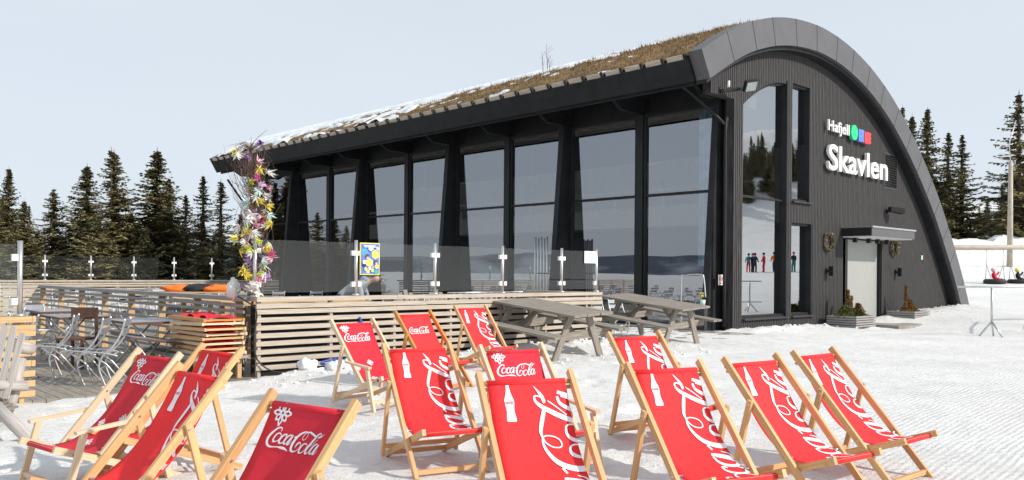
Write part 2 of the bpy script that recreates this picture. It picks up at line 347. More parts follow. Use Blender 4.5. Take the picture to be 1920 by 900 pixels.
# eave: fascia board with hook brackets and pale battens
e0 = Vector((-2.36, 0, 7.0)); e1 = Vector((-1.98, 0, 6.37)); ed = (e1-e0).normalized()
eb = MB(); eb.bar((e0.x+.30*ed.x*.9-.03, VF+.41, e0.z+.40*ed.z), (e0.x+.30*ed.x*.9-.03, VB-.31, e0.z+.40*ed.z), .06, .60, (-ed.x, 0, -ed.z)).build('eave_board', 'black', BD)
bt = MB(); yb = -.02
k = 0
while yb < VB-.8:
    bt.bar((e0.x-.06, yb+.10, e0.z-.03), (e0.x-.06, yb+.585, e0.z-.03), .05, .13, (-ed.x, 0, -ed.z)); yb += .68; k += 1
bt.build('eave_batten', 'slat', BD)
for i in range(k+1): MB().bar((e0.x-.075, i*.68-.01, e0.z-.05), (e0.x-.075, i*.68+.045, e0.z-.05), .07, .20, (-ed.x, 0, -ed.z)).build('gutter_bracket', 'black', BD)
# soffit + rafters hung under the eave
MB().bar((-1.97, .1, 6.40), (-1.97, VB-.4, 6.40), .04, .14).build('soffit_edge', 'black', BD)
# gable wall: backing with real openings + vertical battens
def inner_z(u):
    P = offset(OUT, TH-.02)
    if u < P[0][0]: return 6.36
    for (a, b), (c, d) in zip(P, P[1:]):
        if a <= u <= c: return b+(d-b)*(u-a)/(c-a)
    return -.4
def win_top(u): return 6.20+(7.10-6.20)*math.sin(min(1, max(0, (u-.3)/2.3))*math.pi/2)**.9 if u < 2.62 else 7.2
HOLES = [(.30, 2.75, .30, None), (2.98, 4.12, 3.71, 7.2), (2.98, 4.28, .30, 3.06), (6.40, 9.36, -.5, 2.72), (9.52, 10.6, 4.62, 5.78)]
def spans(u):          # solid z-spans of the wall at u
    top = inner_z(u); lo = 6.24 if u < -.22 else -.4; cuts = []
    for (a, b, z0, z1) in HOLES:
        if a < u < b: cuts.append((z0, z1 if z1 else win_top(u)))
    cuts.sort(); out = []; z = lo
    for a, b in cuts:
        if a > z: out.append((z, a))
        z = max(z, b)
    if top > z+.02: out.append((z, top))
    return out
wl = MB(); cl = MB(); du = .094; u = -1.33; i = 0
edges_u = sorted(set([round(-1.33+du*j, 4) for j in range(int((16.7+1.33)/du)+1)]))
for a in edges_u:
    b = a+du; m_ = (a+b)/2
    for (z0, z1) in spans(m_):
        wl.ext([(a, 0, z0), (b, 0, z0), (b, 0, min(z1, inner_z(b)) if z1 > 7.3 or b > 10 else z1), (a, 0, z1)], (0, .22, 0))
        hw = .037 if i % 2 == 0 else .030; z1b = z1
        cl.bar((m_, -.012, z0+.003), (m_, -.012, z1b-.02), hw*2, .024, (0, 1, 0))
    i += 1
wl.build('gable_wall', 'clad', BD); 
clo = cl.build('cladding', 'clad', BD)
# corner post and side wall piece next to the gable
cp = MB(); cp.box((-.10, .12, 2.95), (.20, .24, 6.6)); cp.box((.1, .35, 2.95), (.3, .3, 6.6)); cp.build('corner_post', 'black', BD)
# gable windows
def gable_window(u0, u1, z0, topf, trans=None, rec=.16, hole_u1=None):
    fr = MB(); w = .07
    fr.bar((u0+w/2, rec-.05, z0), (u0+w/2, rec-.05, topf(u0+w/2)), w, .12, (0, 1, 0)); 
    fr.bar((u1-.045, rec-.09, z0), (u1-.045, rec-.09, topf(u1-.045)), .09, .20, (0, 1, 0))
    fr.bar((u0, rec-.06, z0+.035), (u1, rec-.06, z0+.035), .14, .07); n = 8
    for j in range(n):
        a = u0+(u1-u0)*j/n; b = u0+(u1-u0)*(j+1)/n; fr.bar((a, rec-.05, topf(a)-.03), (b, rec-.05, topf(b)-.03), .12, .06)
    if trans: fr.bar((u0, rec-.04, trans), (u1, rec-.04, trans), .06, .05)
    f = fr.build('window', 'black', BD)
    ring = [(u0+.05, rec, z0+.05), (u1-.05, rec, z0+.05)]+[(a, rec, topf(a)-.04) for a in [u1-.05-(u1-.10-u0)*j/8 for j in range(9)]]
    MB().ext(ring, (0, .02, 0)).build('pane', 'gable_glass', f)
    sl_ = MB(); sl_.bar((u0-.02, -.06, z0-.03), (u1+.02, -.06, z0-.03), .12, .04); sl_.build('sill', 'clad', f)
gable_window(.30, 2.75, .30, win_top, 3.69)
gable_window(2.98, 4.12, 3.71, lambda a: 7.2, None)
gable_window(2.98, 4.28, .30, lambda a: 3.06, None)
# louvre vent
lv = MB(); lv.box((10.06, .04, 5.80), (1.16, .16, .07)); lv.box((10.06, .04, 4.60), (1.16, .16, .07)); lv.box((9.52, .04, 5.2), (.07, .16, 1.14)); lv.box((10.60, .04, 5.2), (.07, .16, 1.14))
lo_ = lv.build('vent_frame', 'clad', BD); ls = MB()
for j in range(13): ls.bar((9.56, -.0, 4.68+j*.085), (10.56, -.0, 4.68+j*.085), .075, .012, (0, .6, 1))
ls.build('louvre', 'clad', lo_); MB().box((10.06, .17, 5.2), (1.0, .04, 1.1)).build('vent_back', 'dark', lo_)
# door, recess, canopy
MB().box((8.18, .16, 1.1), (2.30, .08, 3.2)).build('door', 'door', BD)
rc = MB(); rc.box((6.70, .5, 1.1), (.60, .5, 3.2)); rc.box((9.45, .3, 1.1), (.22, .55, 3.2)); rc.build('door_reveal', 'black', BD)
cn = MB(); cn.box((7.95, -.50, 2.90), (3.40, .96, .26)); cno = cn.build('door_canopy', 'black', BD)
MB().box((7.95, -.50, 2.755), (3.32, .90, .03)).build('canopy_soffit', 'soffit', cno)
MB().box((7.95, -.995, 2.90), (3.42, .03, .28)).build('canopy_fascia', 'fascia', cno)
MB().box((7.98, -.52, 3.055), (3.50, 1.04, .05)).build('canopy_flashing', 'steel', cno)
for uu in (6.75, 7.55, 8.25, 9.0): MB().box((uu, -.25-.1*(uu > 7.5), 2.66), (.12, .12, .15)).build('canopy_lamp', 'black', cno)
# glass side: fins, panes, transoms, mullions
FINS = [.5, 6.27, 12.12, 18.17, 24.0, 27.85]
MULL = [3.29, 9.1, 15.02, 21.0]
ZT = 6.24
for t in FINS:
    f = MB(); w = .20
    f.ext([(.0, t-w/2, -.2), (-.80, t-w/2, -.2), (-.26, t-w/2, 6.32), (.0, t-w/2, 6.32)], (0, w, 0)); f.box((.12, t, 3.0), (.24, .28, 6.5)); f.build('raked_fin', 'black', BD)
edges_v = []
for a, b in zip(FINS, FINS[1:]):
    mids = [m for m in MULL if a < m < b]; e = [a]+mids+[b]
    for p, q in zip(e, e[1:]): edges_v.append((p+.13, q-.13))
for (a, b) in edges_v:
    fr = MB()
    for y in (a+.035, b-.035): fr.bar((.06, y, -.1), (.06, y, ZT), .07, .10, (1, 0, 0))
    for z in (.02, 3.84, ZT-.03): fr.bar((.06, a+.07, z), (.06, b-.07, z), .10, .07)
    f = fr.build('window', 'black', BD)
    MB().ext([(.09, a+.06, .05), (.09, b-.06, .05), (.09, b-.06, ZT-.05), (.09, a+.06, ZT-.05)], (.02, 0, 0)).build('pane', 'facade_glass', f)
for t in MULL: MB().box((.06, t, 3.05), (.20, .25, 6.4)).build('mullion', 'black', BD)
for t in FINS+MULL: MB().ext([(.2, t-.07, 6.30), (-.95, t-.07, 6.30), (-1.35, t-.07, 6.55), (-1.35, t-.07, 6.75), (.2, t-.07, 6.75)], (0, .14, 0)).build('rafter_end', 'black', BD)
MB().box((.30, 14.1, 6.80), (.3, 27.6, 1.12)).build('head_beam', 'black', BD)
# far end wall and rear wall
ew = MB()
for j in range(60):
    a = -.2+17.0*j/60; b = a+17.0/60
    ew.ext([(a, VB-.55, -.4), (b, VB-.55, -.4), (b, VB-.55, max(-.3, inner_z(b))), (a, VB-.55, max(-.3, inner_z(a)))], (0, .15, 0))
ew.build('rear_gable_wall', 'clad', BD)
# interior
inn = MB(); inn.box((8.2, 14, -.06), (16, 27, .10)); inn.build('interior_floor', 'floor_in', BD)
gw = MB(); gw.box((6.2, 14, 1.5), (.2, 27, 3.0)); gw.build('interior_wall', 'dark', BD)
gl_ = MB(); gl_.box((5.6, 14, 3.62), (1.3, 27, .75)); gl_.box((5.05, 14, 4.62), (.07, 27, .10)); 
for j in range(12): gl_.box((5.05, 1.5+j*2.3, 4.3), (.10, .12, .62))
gl_.build('gallery_balustrade', 'cream', BD)
up = MB(); up.box((9.5, 14, 5.2), (.2, 27, 2.4)); up.build('upper_wall', 'cream', BD)
cb = MB(); cb.box((1.6, 14, 6.5), (.5, 27, .35)); cb.build('ceiling_beam', 'cream', BD)
bar_ = MB(); bar_.box((3.6, 4.6, 1.9), (1.0, 4.6, .16)); bar_.box((3.9, 4.6, .9), (.2, 4.2, 1.9)); bar_.build('serving_counter', 'dark', BD)
cu = MB(); pts = []
for j in range(25): pts.append((.30+.05*math.sin(j*1.35), .62+j*.034))
for (x0, y0), (x1, y1) in zip(pts, pts[1:]):
    cu.poly([(x0, y0, 1.75), (x1, y1, 1.75), (x1, y1, 6.2), (x0, y0, 6.2)])
cu.build('curtain', 'curtain', BD)
pl = MB()
for (uu, vv) in ((2.5, 2.6), (3.0, 5.2), (2.6, 8.5), (3.1, 11), (2.6, 14.5), (2.8, 17.5)): pl.blob((uu, vv, 5.25), (.22, .22, .05)); pl.tube([(uu, vv, 5.25), (uu, vv, 6.4)], .008, 4)
pl.build('ceiling_lamp', 'white', BD)
# turf and snow on the roof
def roof_surf(u): # top z at u and normal-ish
    for (a, b), (c, d) in zip(OUT, OUT[1:]):
        if a <= u <= c: return b+(d-b)*(u-a)/(c-a)
    return 0
def snowness(u, v):
    p = Vector((u*.75, v*.45, 3)); n = mn.noise(p*.9)*.5+.5*mn.noise(Vector((u*2.6+v*.25, v*.7-u*.2, 7)))+.25*mn.noise(p*4)
    return n + .55*mn.noise(Vector((u*5.5+v*.9, v*1.7-u*.8, 11))) + .70*sstep(-1.5, .3, u)*sstep(2.0, 5.5, v) - .26 + .034*(min(v, 22)-6) + .2*sstep(-2.2,-1.2,u)*0 - .5*sstep(2.5, 0, v) - .25*sstep(-1.5,-2.3,u)
def rgrid(y0, y1, u1, du, dv, fz):
    b = MB(); us = np.arange(-2.30, u1, du); vs = np.arange(y0, y1, dv)
    for v in vs:
        for u in us: b.v.append(Vector((u, v, fz(float(u), float(v)))))
    n = len(us)
    for j in range(len(vs)-1):
        for i in range(n-1): b.face([j*n+i, j*n+i+1, (j+1)*n+i+1, (j+1)*n+i], None, 0, True)
    return b
def tz(u, v):
    e = min(1, max(.1, (u+2.30)/.25)); return roof_surf(u)+e*(.09+.045*mn.noise(Vector((u*2.5, v*2.5, 0)))+.03*mn.noise(Vector((u*7, v*7, 1))))
turf = rgrid(VF+.42, VB-.31, 9.5, .12, .16, tz).build('turf', 'turf', BD)
def sz(u, v):
    s = snowness(u, v); h = max(-.12, min(.07, (s-.0)*.30)) + .24*sstep(.5, 3, u)*sstep(-.1, .3, s)
    return tz(u, v)*.0+roof_surf(u)+.09+h+.03*mn.noise(Vector((u*3, v*3, 5)))
snow_r = rgrid(VF+1.2, VB-.32, 9.5, .10, .12, sz).build('roof_snow', 'clean_snow', BD)
gr = MB(); rnd = random.Random(3)
for _ in range(26000):
    v = rnd.uniform(VF+.45, VB-.35) if rnd.random() < .5 else rnd.uniform(VF+.45, 12); u = rnd.uniform(-2.32, 3.0)
    if snowness(u, v) > .02 and rnd.random() < .93: continue
    z = tz(u, v)-.01; h = rnd.uniform(.03, .10)*(2.0 if rnd.random() < .06 else 1); a = rnd.uniform(0, 6.28); dx, dy = math.cos(a)*.012, math.sin(a)*.012; lx, ly = rnd.uniform(-.09, .05), rnd.uniform(-.07, .07)
    gr.poly([(u-dx, v-dy, z), (u+dx, v+dy, z), (u+lx, v+ly, z+h)])
tag(gr.build('dry_grass', 'grass_dry', BD), kind='stuff')
sp = MB()
for (u, v, h) in ((-.6, 6.6, 1.0), (-.5, 6.9, .8), (-.7, 6.4, .55)):
    z = roof_surf(u); sp.tube([(u, v, z), (u+.03, v+.05, z+h*.5), (u-.05, v+.02, z+h)], [.012, .009, .004], 5)
    for k in range(6): zz = z+h*(.3+.1*k); sp.tube([(u, v, zz), (u+rnd.uniform(-.15, .15), v+rnd.uniform(-.15, .15), zz+.15)], .004, 4)
sp.build('roof_sapling', 'twig', BD)
# downpipes
dpp = MB(); dpp.tube(cat_rom([(-1.50, .75, 6.70), (-1.50, .75, 6.5), (-1.2, .62, 6.3), (-.45, .12, 5.55), (-.42, .10, 5.35), (-.42, .10, .1)], 4), .045, 8); dpp.build('downpipe', 'black', BD)
dpp = MB(); dpp.tube([(-1.9, 27.3, 6.0), (-.8, 27.9, 5.0)], .05, 8); dpp.build('downpipe', 'black', BD)
# far roof corner trim
# ---- things on the gable
def on_gable(name, label, cat, u, v, z, group=None): return empty(name, label, cat, mw=BM @ Matrix.Translation((u, v, z)), group=group)
fl = on_gable('floodlight', 'black floodlight with square glass on the gable corner under the roof edge', 'floodlight', -.55, -.25, 6.32)
MB().bar((-.35, .22, .02), (.1, -.1, .1), .10, .08).build('arm', 'black', fl); MB().bar((-.02, -.30, .12), (.34, -.42, .20), .30, .09, (.35, 1, .75)).build('housing', 'black', fl)
MB().bar((.01, -.345, .085), (.31, -.455, .155), .24, .02, (.35, 1, .75)).build('lens', 'lens', fl); MB().tube([(-.3, 0, .1), (-.3, 0, .26)], .04, 10).build('sensor', 'white', fl)
sl2 = on_gable('spotlight', 'small black spotlight on the cladding above the door canopy', 'spotlight', 9.75, -.05, 3.81)
MB().tube([(0, .04, -.05), (-.05, -.12, 0)], .06, 8).build('arm', 'black', sl2); MB().bar((-.1, -.12, .03), (.28, -.42, -.04), .22, .16, w2=.26, h2=.20).build('housing', 'black', sl2)
for u, lab in ((5.25, 'black up-and-down wall lamp left of the white door'), (10.57, 'black up-and-down wall lamp right of the white door')):
    w_ = on_gable('wall_lamp', lab, 'wall lamp', u, -.03, 1.64, 'wall lamps beside the door')
    MB().box((0, -.16, 0), (.14, .14, .30)).build('shade', 'black', w_); MB().box((-.0, -.05, 0), (.08, .10, .08)).build('bracket', 'black', w_); MB().box((-.0, .0, 0), (.12, .03, .16)).build('backplate', 'black', w_)
for u, z, lab in ((5.24, 2.56, 'leafy wreath hanging on the wall left of the canopy'), (10.30, 2.50, 'leafy wreath hanging half under the right end of the canopy')):
    w_ = on_gable('wreath', lab, 'wreath', u, -.08, z, 'wreaths beside the door'); b = MB(); rr = random.Random(u)
    for k in range(420):
        a = rr.uniform(0, 6.28); q = Vector((math.cos(a)*.25, rr.gauss(0, .03), math.sin(a)*.27)); d = Vector((rr.gauss(0, 1), rr.gauss(0, 1), rr.gauss(0, 1)))*.045; e = Vector((rr.gauss(0, 1), rr.gauss(0, 1), rr.gauss(0, 1)))*.03
        b.poly([q-d*.5, q+e, q+d])
    b.build('leaves', 'wreath', w_); MB().tube([(math.cos(a)*.25, .02, math.sin(a)*.27) for a in np.linspace(0, 6.28, 25)], .035, 6).build('ring', 'twig', w_)
fs = on_gable('wall_notice', 'tiny green, white and red notice on the cladding right of the canopy', 'sign', 12.99, -.03, 2.21)
for k, m_ in enumerate(('c_green', 'white', 'c_redsign')): MB().box((-.06+.06*k, 0, 0), (.06, .02, .16)).build('stripe', m_, fs)
ns = empty('no_smoking_sign', 'white no smoking sign with red ring on the black corner post', 'sign', mw=BM @ Matrix.Translation((-.42, .42, 1.36)))
MB().box((0, -.20, 0), (.20, .012, .28)).build('plate', 'white', ns); MB().tube([(math.cos(a)*.07, -.21, math.sin(a)*.07+.03) for a in np.linspace(0, 6.28, 20)], .009, 5).build('red_ring', 'c_redsign', ns)
b = MB(); b.bar((-.05, -.212, .08), (.05, -.212, -.02), .012, .004, (0, 1, 0)); b.build('red_bar', 'c_redsign', ns); b = MB(); b.box((0, -.21, .03), (.08, .004, .018)); b.box((0, -.21, -.09), (.12, .004, .02)); b.build('pictogram', 'black', ns)
# ---- lettering
def letters(txt, u0, u1, z, cap, depth, name, parent, off=.022):
    cu_ = bpy.data.curves.new('t', 'FONT'); cu_.body = txt; cu_.size = 1; cu_.extrude = depth/2; cu_.offset = off; cu_.resolution_u = 5
    o = bpy.data.objects.new('t', cu_); COL.objects.link(o); bpy.context.view_layer.update()
    me = bpy.data.meshes.new_from_object(o.evaluated_get(bpy.context.evaluated_depsgraph_get())); bpy.data.objects.remove(o)
    co = np.empty(len(me.vertices)*3); me.vertices.foreach_get('co', co); co = co.reshape(-1, 3)
    x0, x1 = co[:, 0].min(), co[:, 0].max(); capz = .729+.022
    nz = np.stack([u0+(co[:, 0]-x0)/(x1-x0)*(u1-u0), -co[:, 2], z+(co[:, 1])*cap/capz], 1)
    me.vertices.foreach_set('co', nz.ravel()); me.name = name; me.update(); me.materials.clear(); me.materials.append(M['white'])
    q = bpy.data.objects.new(name, me); COL.objects.link(q); q.parent = parent
sg = on_gable('building_sign', 'white letters reading Hafjell Skavlen with green disc, blue and red squares on the gable', 'sign', -.30, -.14, 0)
letters('Hafjell', 5.30, 6.76, 6.04, .36, .06, 'small_lettering', sg, .008); letters('Skavlen', 5.30, 9.74, 4.83, .84, .09, 'large_lettering', sg, .016)
MB().ext([(7.09+.25*math.cos(a), -.05, 6.17+.25*math.sin(a)) for a in np.linspace(0, 6.283, 29)[:-1]], (0, .1, 0)).build('green_disc', 'c_green', sg)
MB().box((7.60, 0, 6.13), (.40, .10, .40)).build('blue_square', 'c_blue', sg)
MB().ext([(7.86, -.05, 5.91), (8.22, -.05, 5.91), (8.36, -.05, 5.97), (8.28, -.05, 6.06), (8.36, -.05, 6.13), (8.28, -.05, 6.2), (8.36, -.05, 6.27), (8.24, -.05, 6.3), (7.86, -.05, 6.3)], (0, .1, 0)).build('red_square', 'c_redsign', sg)
b = MB()
for uu in (5.5, 6.5, 7.1, 7.6, 8.1): b.tube([(uu, .04, 6.15), (uu, .14, 6.15)], .02, 5)
for uu in (5.6, 6.6, 7.6, 8.6, 9.5): b.tube([(uu, .04, 5.1), (uu, .14, 5.1)], .02, 5)
b.build('standoff', 'black', sg)
# ---- planters and step
def planter(u0, u1, v0, v1, z0, h, label, seed):
    p = empty('planter', label, 'planter', mw=BM @ Matrix.Translation(((u0+u1)/2, (v0+v1)/2, z0)), group='slatted planters beside the door'); a = (u1-u0)/2; c = (v1-v0)/2
    b = MB(); n = 5
    for k in range(n):
        z = h*(k+.5)/n; hh = h/n*.72
        b.box((0, -c, z), (2*a+.05, .05, hh)); b.box((0, c, z), (2*a+.05, .05, hh)); b.box((-a, 0, z), (.05, 2*c-.05, hh)); b.box((a, 0, z), (.05, 2*c-.05, hh))
    b.box((0, 0, h*.4), (2*a-.06, 2*c-.06, h*.78), 1)
    b.build('slatted_box', ['slat_grey', 'dark'], p); rr = random.Random(seed)
    def clump(cx, cy, hh, r, n, m_, lean=0):
        b = MB()
        for k in range(n):
            t = rr.random()**.7; ang = rr.uniform(0, 6.28); rad = r*rr.random()**.5*(1-t*.75); q = Vector((cx+rad*math.cos(ang)+lean*t*hh, cy+rad*math.sin(ang), h*.75+t*hh)); d = Vector((rr.gauss(0, .5), rr.gauss(0, .5), rr.uniform(.3, 1)))*.075; e = Vector((rr.gauss(0, 1), rr.gauss(0, 1), 0))*.014
            b.poly([q-e, q+e, q+d])
        return b.build('shrub', m_, p)
    return clump
c1 = planter(4.87, 6.22, -1.13, -.25, -.08, .36, 'slatted wooden planter with green and rusty shrubs left of the door', 1)
c1(-.45, 0, .35, .35, 900, 'heather_green'); c1(-.1, .0, .28, .4, 900, 'heather_green'); c1(-.05, .1, .85, .15, 600, 'heather'); c1(.12, .15, .65, .14, 450, 'heather', .3); c1(.42, -.1, .42, .25, 600, 'heather', -.45); c1(.3, -.1, .2, .32, 400, 'heather_green')
c2 = planter(9.50, 10.85, -1.08, -.2, -.08, .38, 'slatted wooden planter with one tall rusty shrub right of the door', 2)
c2(-.25, 0, .95, .09, 500, 'heather'); c2(-.12, 0, .45, .28, 700, 'heather', .5); c2(.25, 0, .22, .38, 700, 'heather'); c2(-.4, 0, .2, .2, 300, 'heather')
st = MB(); st.ext([(6.5, -1.75, -.2), (6.9, -1.95, -.2), (7.6, -1.98, -.2), (8.15, -1.85, -.2), (8.4, -1.4, -.2), (8.6, -.06, -.2), (6.6, -.06, -.2)], (0, 0, .16))
so2 = st.build('door_step', 'stone'); so2.matrix_world = BM; tag(so2, 'flat pale stone step in the snow before the white door', 'step')

# ---------------------------------------------------------------- deck
DU, DV = -14.49, -1.14
dk = MB(); x = -20.0; k = 0
while x < -.9:
    dk.box((x+.07, 9.3 if x > -17.4 else 9.3, -.02), (.132, 21.6, .04)); x += .14
deck = dk.build('deck', 'grey'); deck.matrix_world = BM; deck['kind'] = 'structure'
def parapet(name, label, a, b, zt, mslat, mpost, pitch, group, wide=.22, posts=1.15, n=8, outer=1, zc=.955, slh=.066, pw=.075, back=False):
    """slatted wall from a to b (u,v); origin at a"""
    a = Vector((*a, 0)); b = Vector((*b, 0)); L = (b-a).length; ang = math.atan2(b.y-a.y, b.x-a.x)
    e = empty(name, label, 'parapet', mw=BM @ Matrix.Translation(a) @ Matrix.Rotation(ang, 4, 'Z'), group=group)
    if back: MB().box((L/2, .16, (zt-.1)/2), (L-.1, .02, zt-.12)).build('gap_shade_sheet', 'black', e)  # black sheet added to darken the slat gaps in place of shade
    rr = random.Random(int(a.x*7+b.y*3))
    c = MB(); x = 0
    while x < L-.01:
        l = min(rr.choice((2.4, 3.0, 3.6)), L-x)
        c.bar((x+.002, 0, zt-.03), (x+l-.002, 0, zt-.03), wide, .06); x += l
    c.build('coping', mslat, e)
    s = MB(); yo = -.085*outer
    for k in range(n+1):
        z = (zt-.125) if k == 0 else zc-.0325-pitch*(k-1); x = 0
        while x < L-.01:
            l = min(rr.choice((2.4, 3.0, 3.6, 4.2)), L-x); s.bar((x+.002, yo, z+rr.uniform(-.003, .003)), (x+l-.002, yo, z+rr.uniform(-.003, .003)), .028, slh, (0, 0, 1)); x += l
    s.build('slats', mslat, e)
    x = .06
    while x < L: MB().bar((x, yo+.055*outer, .0), (x, yo+.055*outer, zt-.062), .048, pw, (0, 1, 0)).build('post', mpost, e); x += posts
    return e
parapet('slatted_parapet', 'pale slatted deck wall behind the deckchairs, carrying the glass screen', (DU, DV), (DU+7.45, DV), 1.13, 'slat', 'slat', .113, 'slatted deck walls', posts=1.16, back=True)
parapet('slatted_parapet', 'grey slatted deck wall running back from the feathered corner post', (DU, DV+10.6), (DU, DV+.1), 1.13, 'slat_grey', 'fresh', .116, 'slatted deck walls', posts=1.45, slh=.044, pw=.11)
parapet('slatted_parapet', 'short slatted end wall hidden behind the rear picnic table', (DU+7.36, DV+.12), (DU+7.36, DV+2.0), 1.13, 'slat', 'slat', .113, 'slatted deck walls')
parapet('slatted_parapet', 'fresh orange slatted wall stub at the deck entrance beside the log chair', (-21.0, -1.60), (-17.36, -1.60), .97, 'fresh', 'fresh', .113, 'slatted deck walls', n=7, zc=.82)
parapet('slatted_parapet', 'long far deck rail below the glass screen in front of the spruces', (-21.0, 20.0), (-3.0, 20.0), 1.13, 'slat', 'fresh', .113, 'slatted deck walls')
parapet('slatted_parapet', 'slatted deck wall crossing at the left end of the deck', (-15.4, 9.55), (DU-.1, 9.55), 1.13, 'slat', 'fresh', .113, 'slatted deck walls')
def screen(label, pts, v, z0, z1, gw=.03, clampz=(.18, .66), last_glass=None, mp='steel', rails=True, gm='rail_glass'):
    e = empty('glass_screen', label, 'glass screen', mw=BM @ Matrix.Translation((pts[0], v, z0)), group='glass screens on the deck walls')
    for i, u in enumerate(pts):
        x = u-pts[0]; p = MB().tube([(x, 0, 0), (x, 0, z1-z0+.04)], .028, 10).tube([(x, 0, 0), (x, 0, .03)], .06, 10).build('post', mp, e)
        for z in clampz:
            for sx in (-1, 1):
                if (i == 0 and sx < 0 and last_glass is None) or (i == len(pts)-1 and sx > 0): continue
                MB().box((x+sx*.055, 0, z), (.06, .05, .075)).build('clamp', 'white', p)
    g_ = list(zip(pts, pts[1:]))
    if last_glass is not None: g_ = [(last_glass, pts[0])]+g_
    for a, b in g_: MB().box(((a+b)/2-pts[0], 0, .06+(z1-z0-.06)/2), (b-a-.08, .010, z1-z0-.06)).build('glass_panel', gm, e)
    return e
screen('glass screen with six steel posts on the pale deck wall behind the deckchairs', [DU+.02, DU+1.69, DU+3.24, DU+4.79, DU+6.35, DU+7.38], DV, 1.13, 1.95)
screen('distant glass screen on the far deck rail before the spruces', [-14.8+1.49*k for k in range(8)], 20.0, 1.13, 1.97, mp='alu', last_glass=-16.3, gm='clear_glass')
screen('near glass screen post with clamps on the orange wall stub at the far left', [-17.50], -1.60, .97, 1.78, last_glass=-19.0, clampz=(.17, .66))
nt_ = empty('paper_notice', 'white paper sheet taped on the near left glass screen', 'notice', mw=BM @ Matrix.Translation((-17.80, -1.63, 1.19))); MB().box((0, 0, 0), (.20, .006, .30)).build('sheet', 'paper', nt_)
b = MB()
for k in range(5): b.box((-.01, -.005, .1-.045*k), (.12-.02*(k % 2), .002, .010))
b.build('lines', 'c_sky', nt_)
nt_ = empty('paper_notice', 'blank white paper sheet on the last glass panel behind the picnic tables', 'notice', mw=BM @ Matrix.Translation((-7.33, DV-.03, 1.83))); MB().box((0, 0, 0), (.36, .006, .24)).build('sheet', 'paper', nt_)
ps = empty('poster', 'yellow framed poster of blue and yellow hexagons on the glass screen', 'poster', mw=BM @ Matrix.Translation((-12.57, DV-.03, 1.705))); 
MB().box((0, 0, 0), (.36, .02, .50)).build('frame', 'f_yellow', ps); MB().box((0, -.012, 0), (.33, .006, .47)).build('sheet', 'c_blue', ps); rr = random.Random(4)
def hexa(x, z, r, m_, y): MB().ext([(x+r*math.sin(a), y, z+r*math.cos(a)) for a in np.linspace(0, 6.283, 7)[:-1]], (0, .003, 0)).build('hexagon', m_, ps)
for k, (x, z, r, m_) in enumerate([(-.10, .10, .07, 'c_sky'), (.09, .07, .075, 'f_yellow'), (-.02, -.06, .07, 'f_yellow'), (.115, -.12, .04, 'f_yellow'), (-.09, -.16, .03, 'f_yellow'), (.03, -.18, .03, 'f_yellow'), (-.04, -.2, .03, 'f_yellow'), (-.06, .04, .04, 'c_brown'), (-.05, .01, .028, 'f_pink'), (.10, -.05, .035, 'c_brown'), (.105, -.07, .02, 'f_pink'), (-.12, -.05, .035, 'paper'), (.05, -.13, .025, 'f_lilac'), (-.01, -.15, .028, 'paper'), (.1, -.205, .03, 'c_green'), (-.12, -.1, .03, 'c_navy'), (.13, .16, .03, 'f_aqua'), (0, .17, .05, 'paper')]): hexa(x, z, r, m_, -.018-.0035*(k % 6))
b = MB(); b.box((-.03, -.04, .205), (.22, .003, .012)); b.box((0, -.04, .185), (.26, .003, .01)); b.build('title_line', 'paper', ps)
# cable and rope
def wtube(name, pts, r, m_, label, cat): o = MB().tube(cat_rom(pts, 6), r, 6).build(name, m_); return tag(o, label, cat)
def P(u, v, z): q = bw(u, v, z); return (q.x, q.y, q.z)
wtube('power_cable', [P(DU-.16, DV+.15, 1.14), P(DU-.14, DV+.02, 1.10), P(DU-.02, DV-.13, .95), P(DU-.05, DV-.14, .6), P(DU-.02, DV-.13, .3), P(DU+.18, DV-.18, .1), P(DU+.5, DV-.25, .04)], .011, 'rubber', 'black power cable hanging down the deck wall corner', 'cable')
rp = []; rr = random.Random(8)
for k in range(60):
    a = k*.75; t = k/60; rp.append(P(DU+.95+t*.75+.12*math.cos(a)+rr.uniform(-.05, .05), DV-.45+.10*math.sin(a)+rr.uniform(-.04, .04), Gd(*P(DU+.95+t*.75, DV-.45, 0)[:2])+.05+.07*rr.random()))
rp += [P(DU+1.78, DV-.25, .12), P(DU+1.72, DV-.12, .3), P(DU+1.74, DV-.13, .62), P(DU+1.68, DV-.13, .80), P(DU+1.70, DV-.13, .72), P(DU+1.69, DV-.14, .6)]
wtube('blue_rope', rp, .017, 'rope', 'tangled blue rope lying on snow by the slatted deck wall', 'rope')
for k, (u, v, r, lab) in enumerate([(.62, -.42, .13, 'left'), (.95, -.6, .11, 'middle'), (1.15, -.62, .12, 'right')]):
    q = bw(DU+u, DV+v); o = MB().blob(Vector((q.x, q.y, Gd(q.x, q.y)+.03)), (r*1.1, r, r*.9), 16, 10, jit=.6).build('snow_lump', 'clean_snow'); tag(o, f'{lab} one of three white snow lumps by the blue rope', 'snow lump', 'snow lumps by the blue rope')
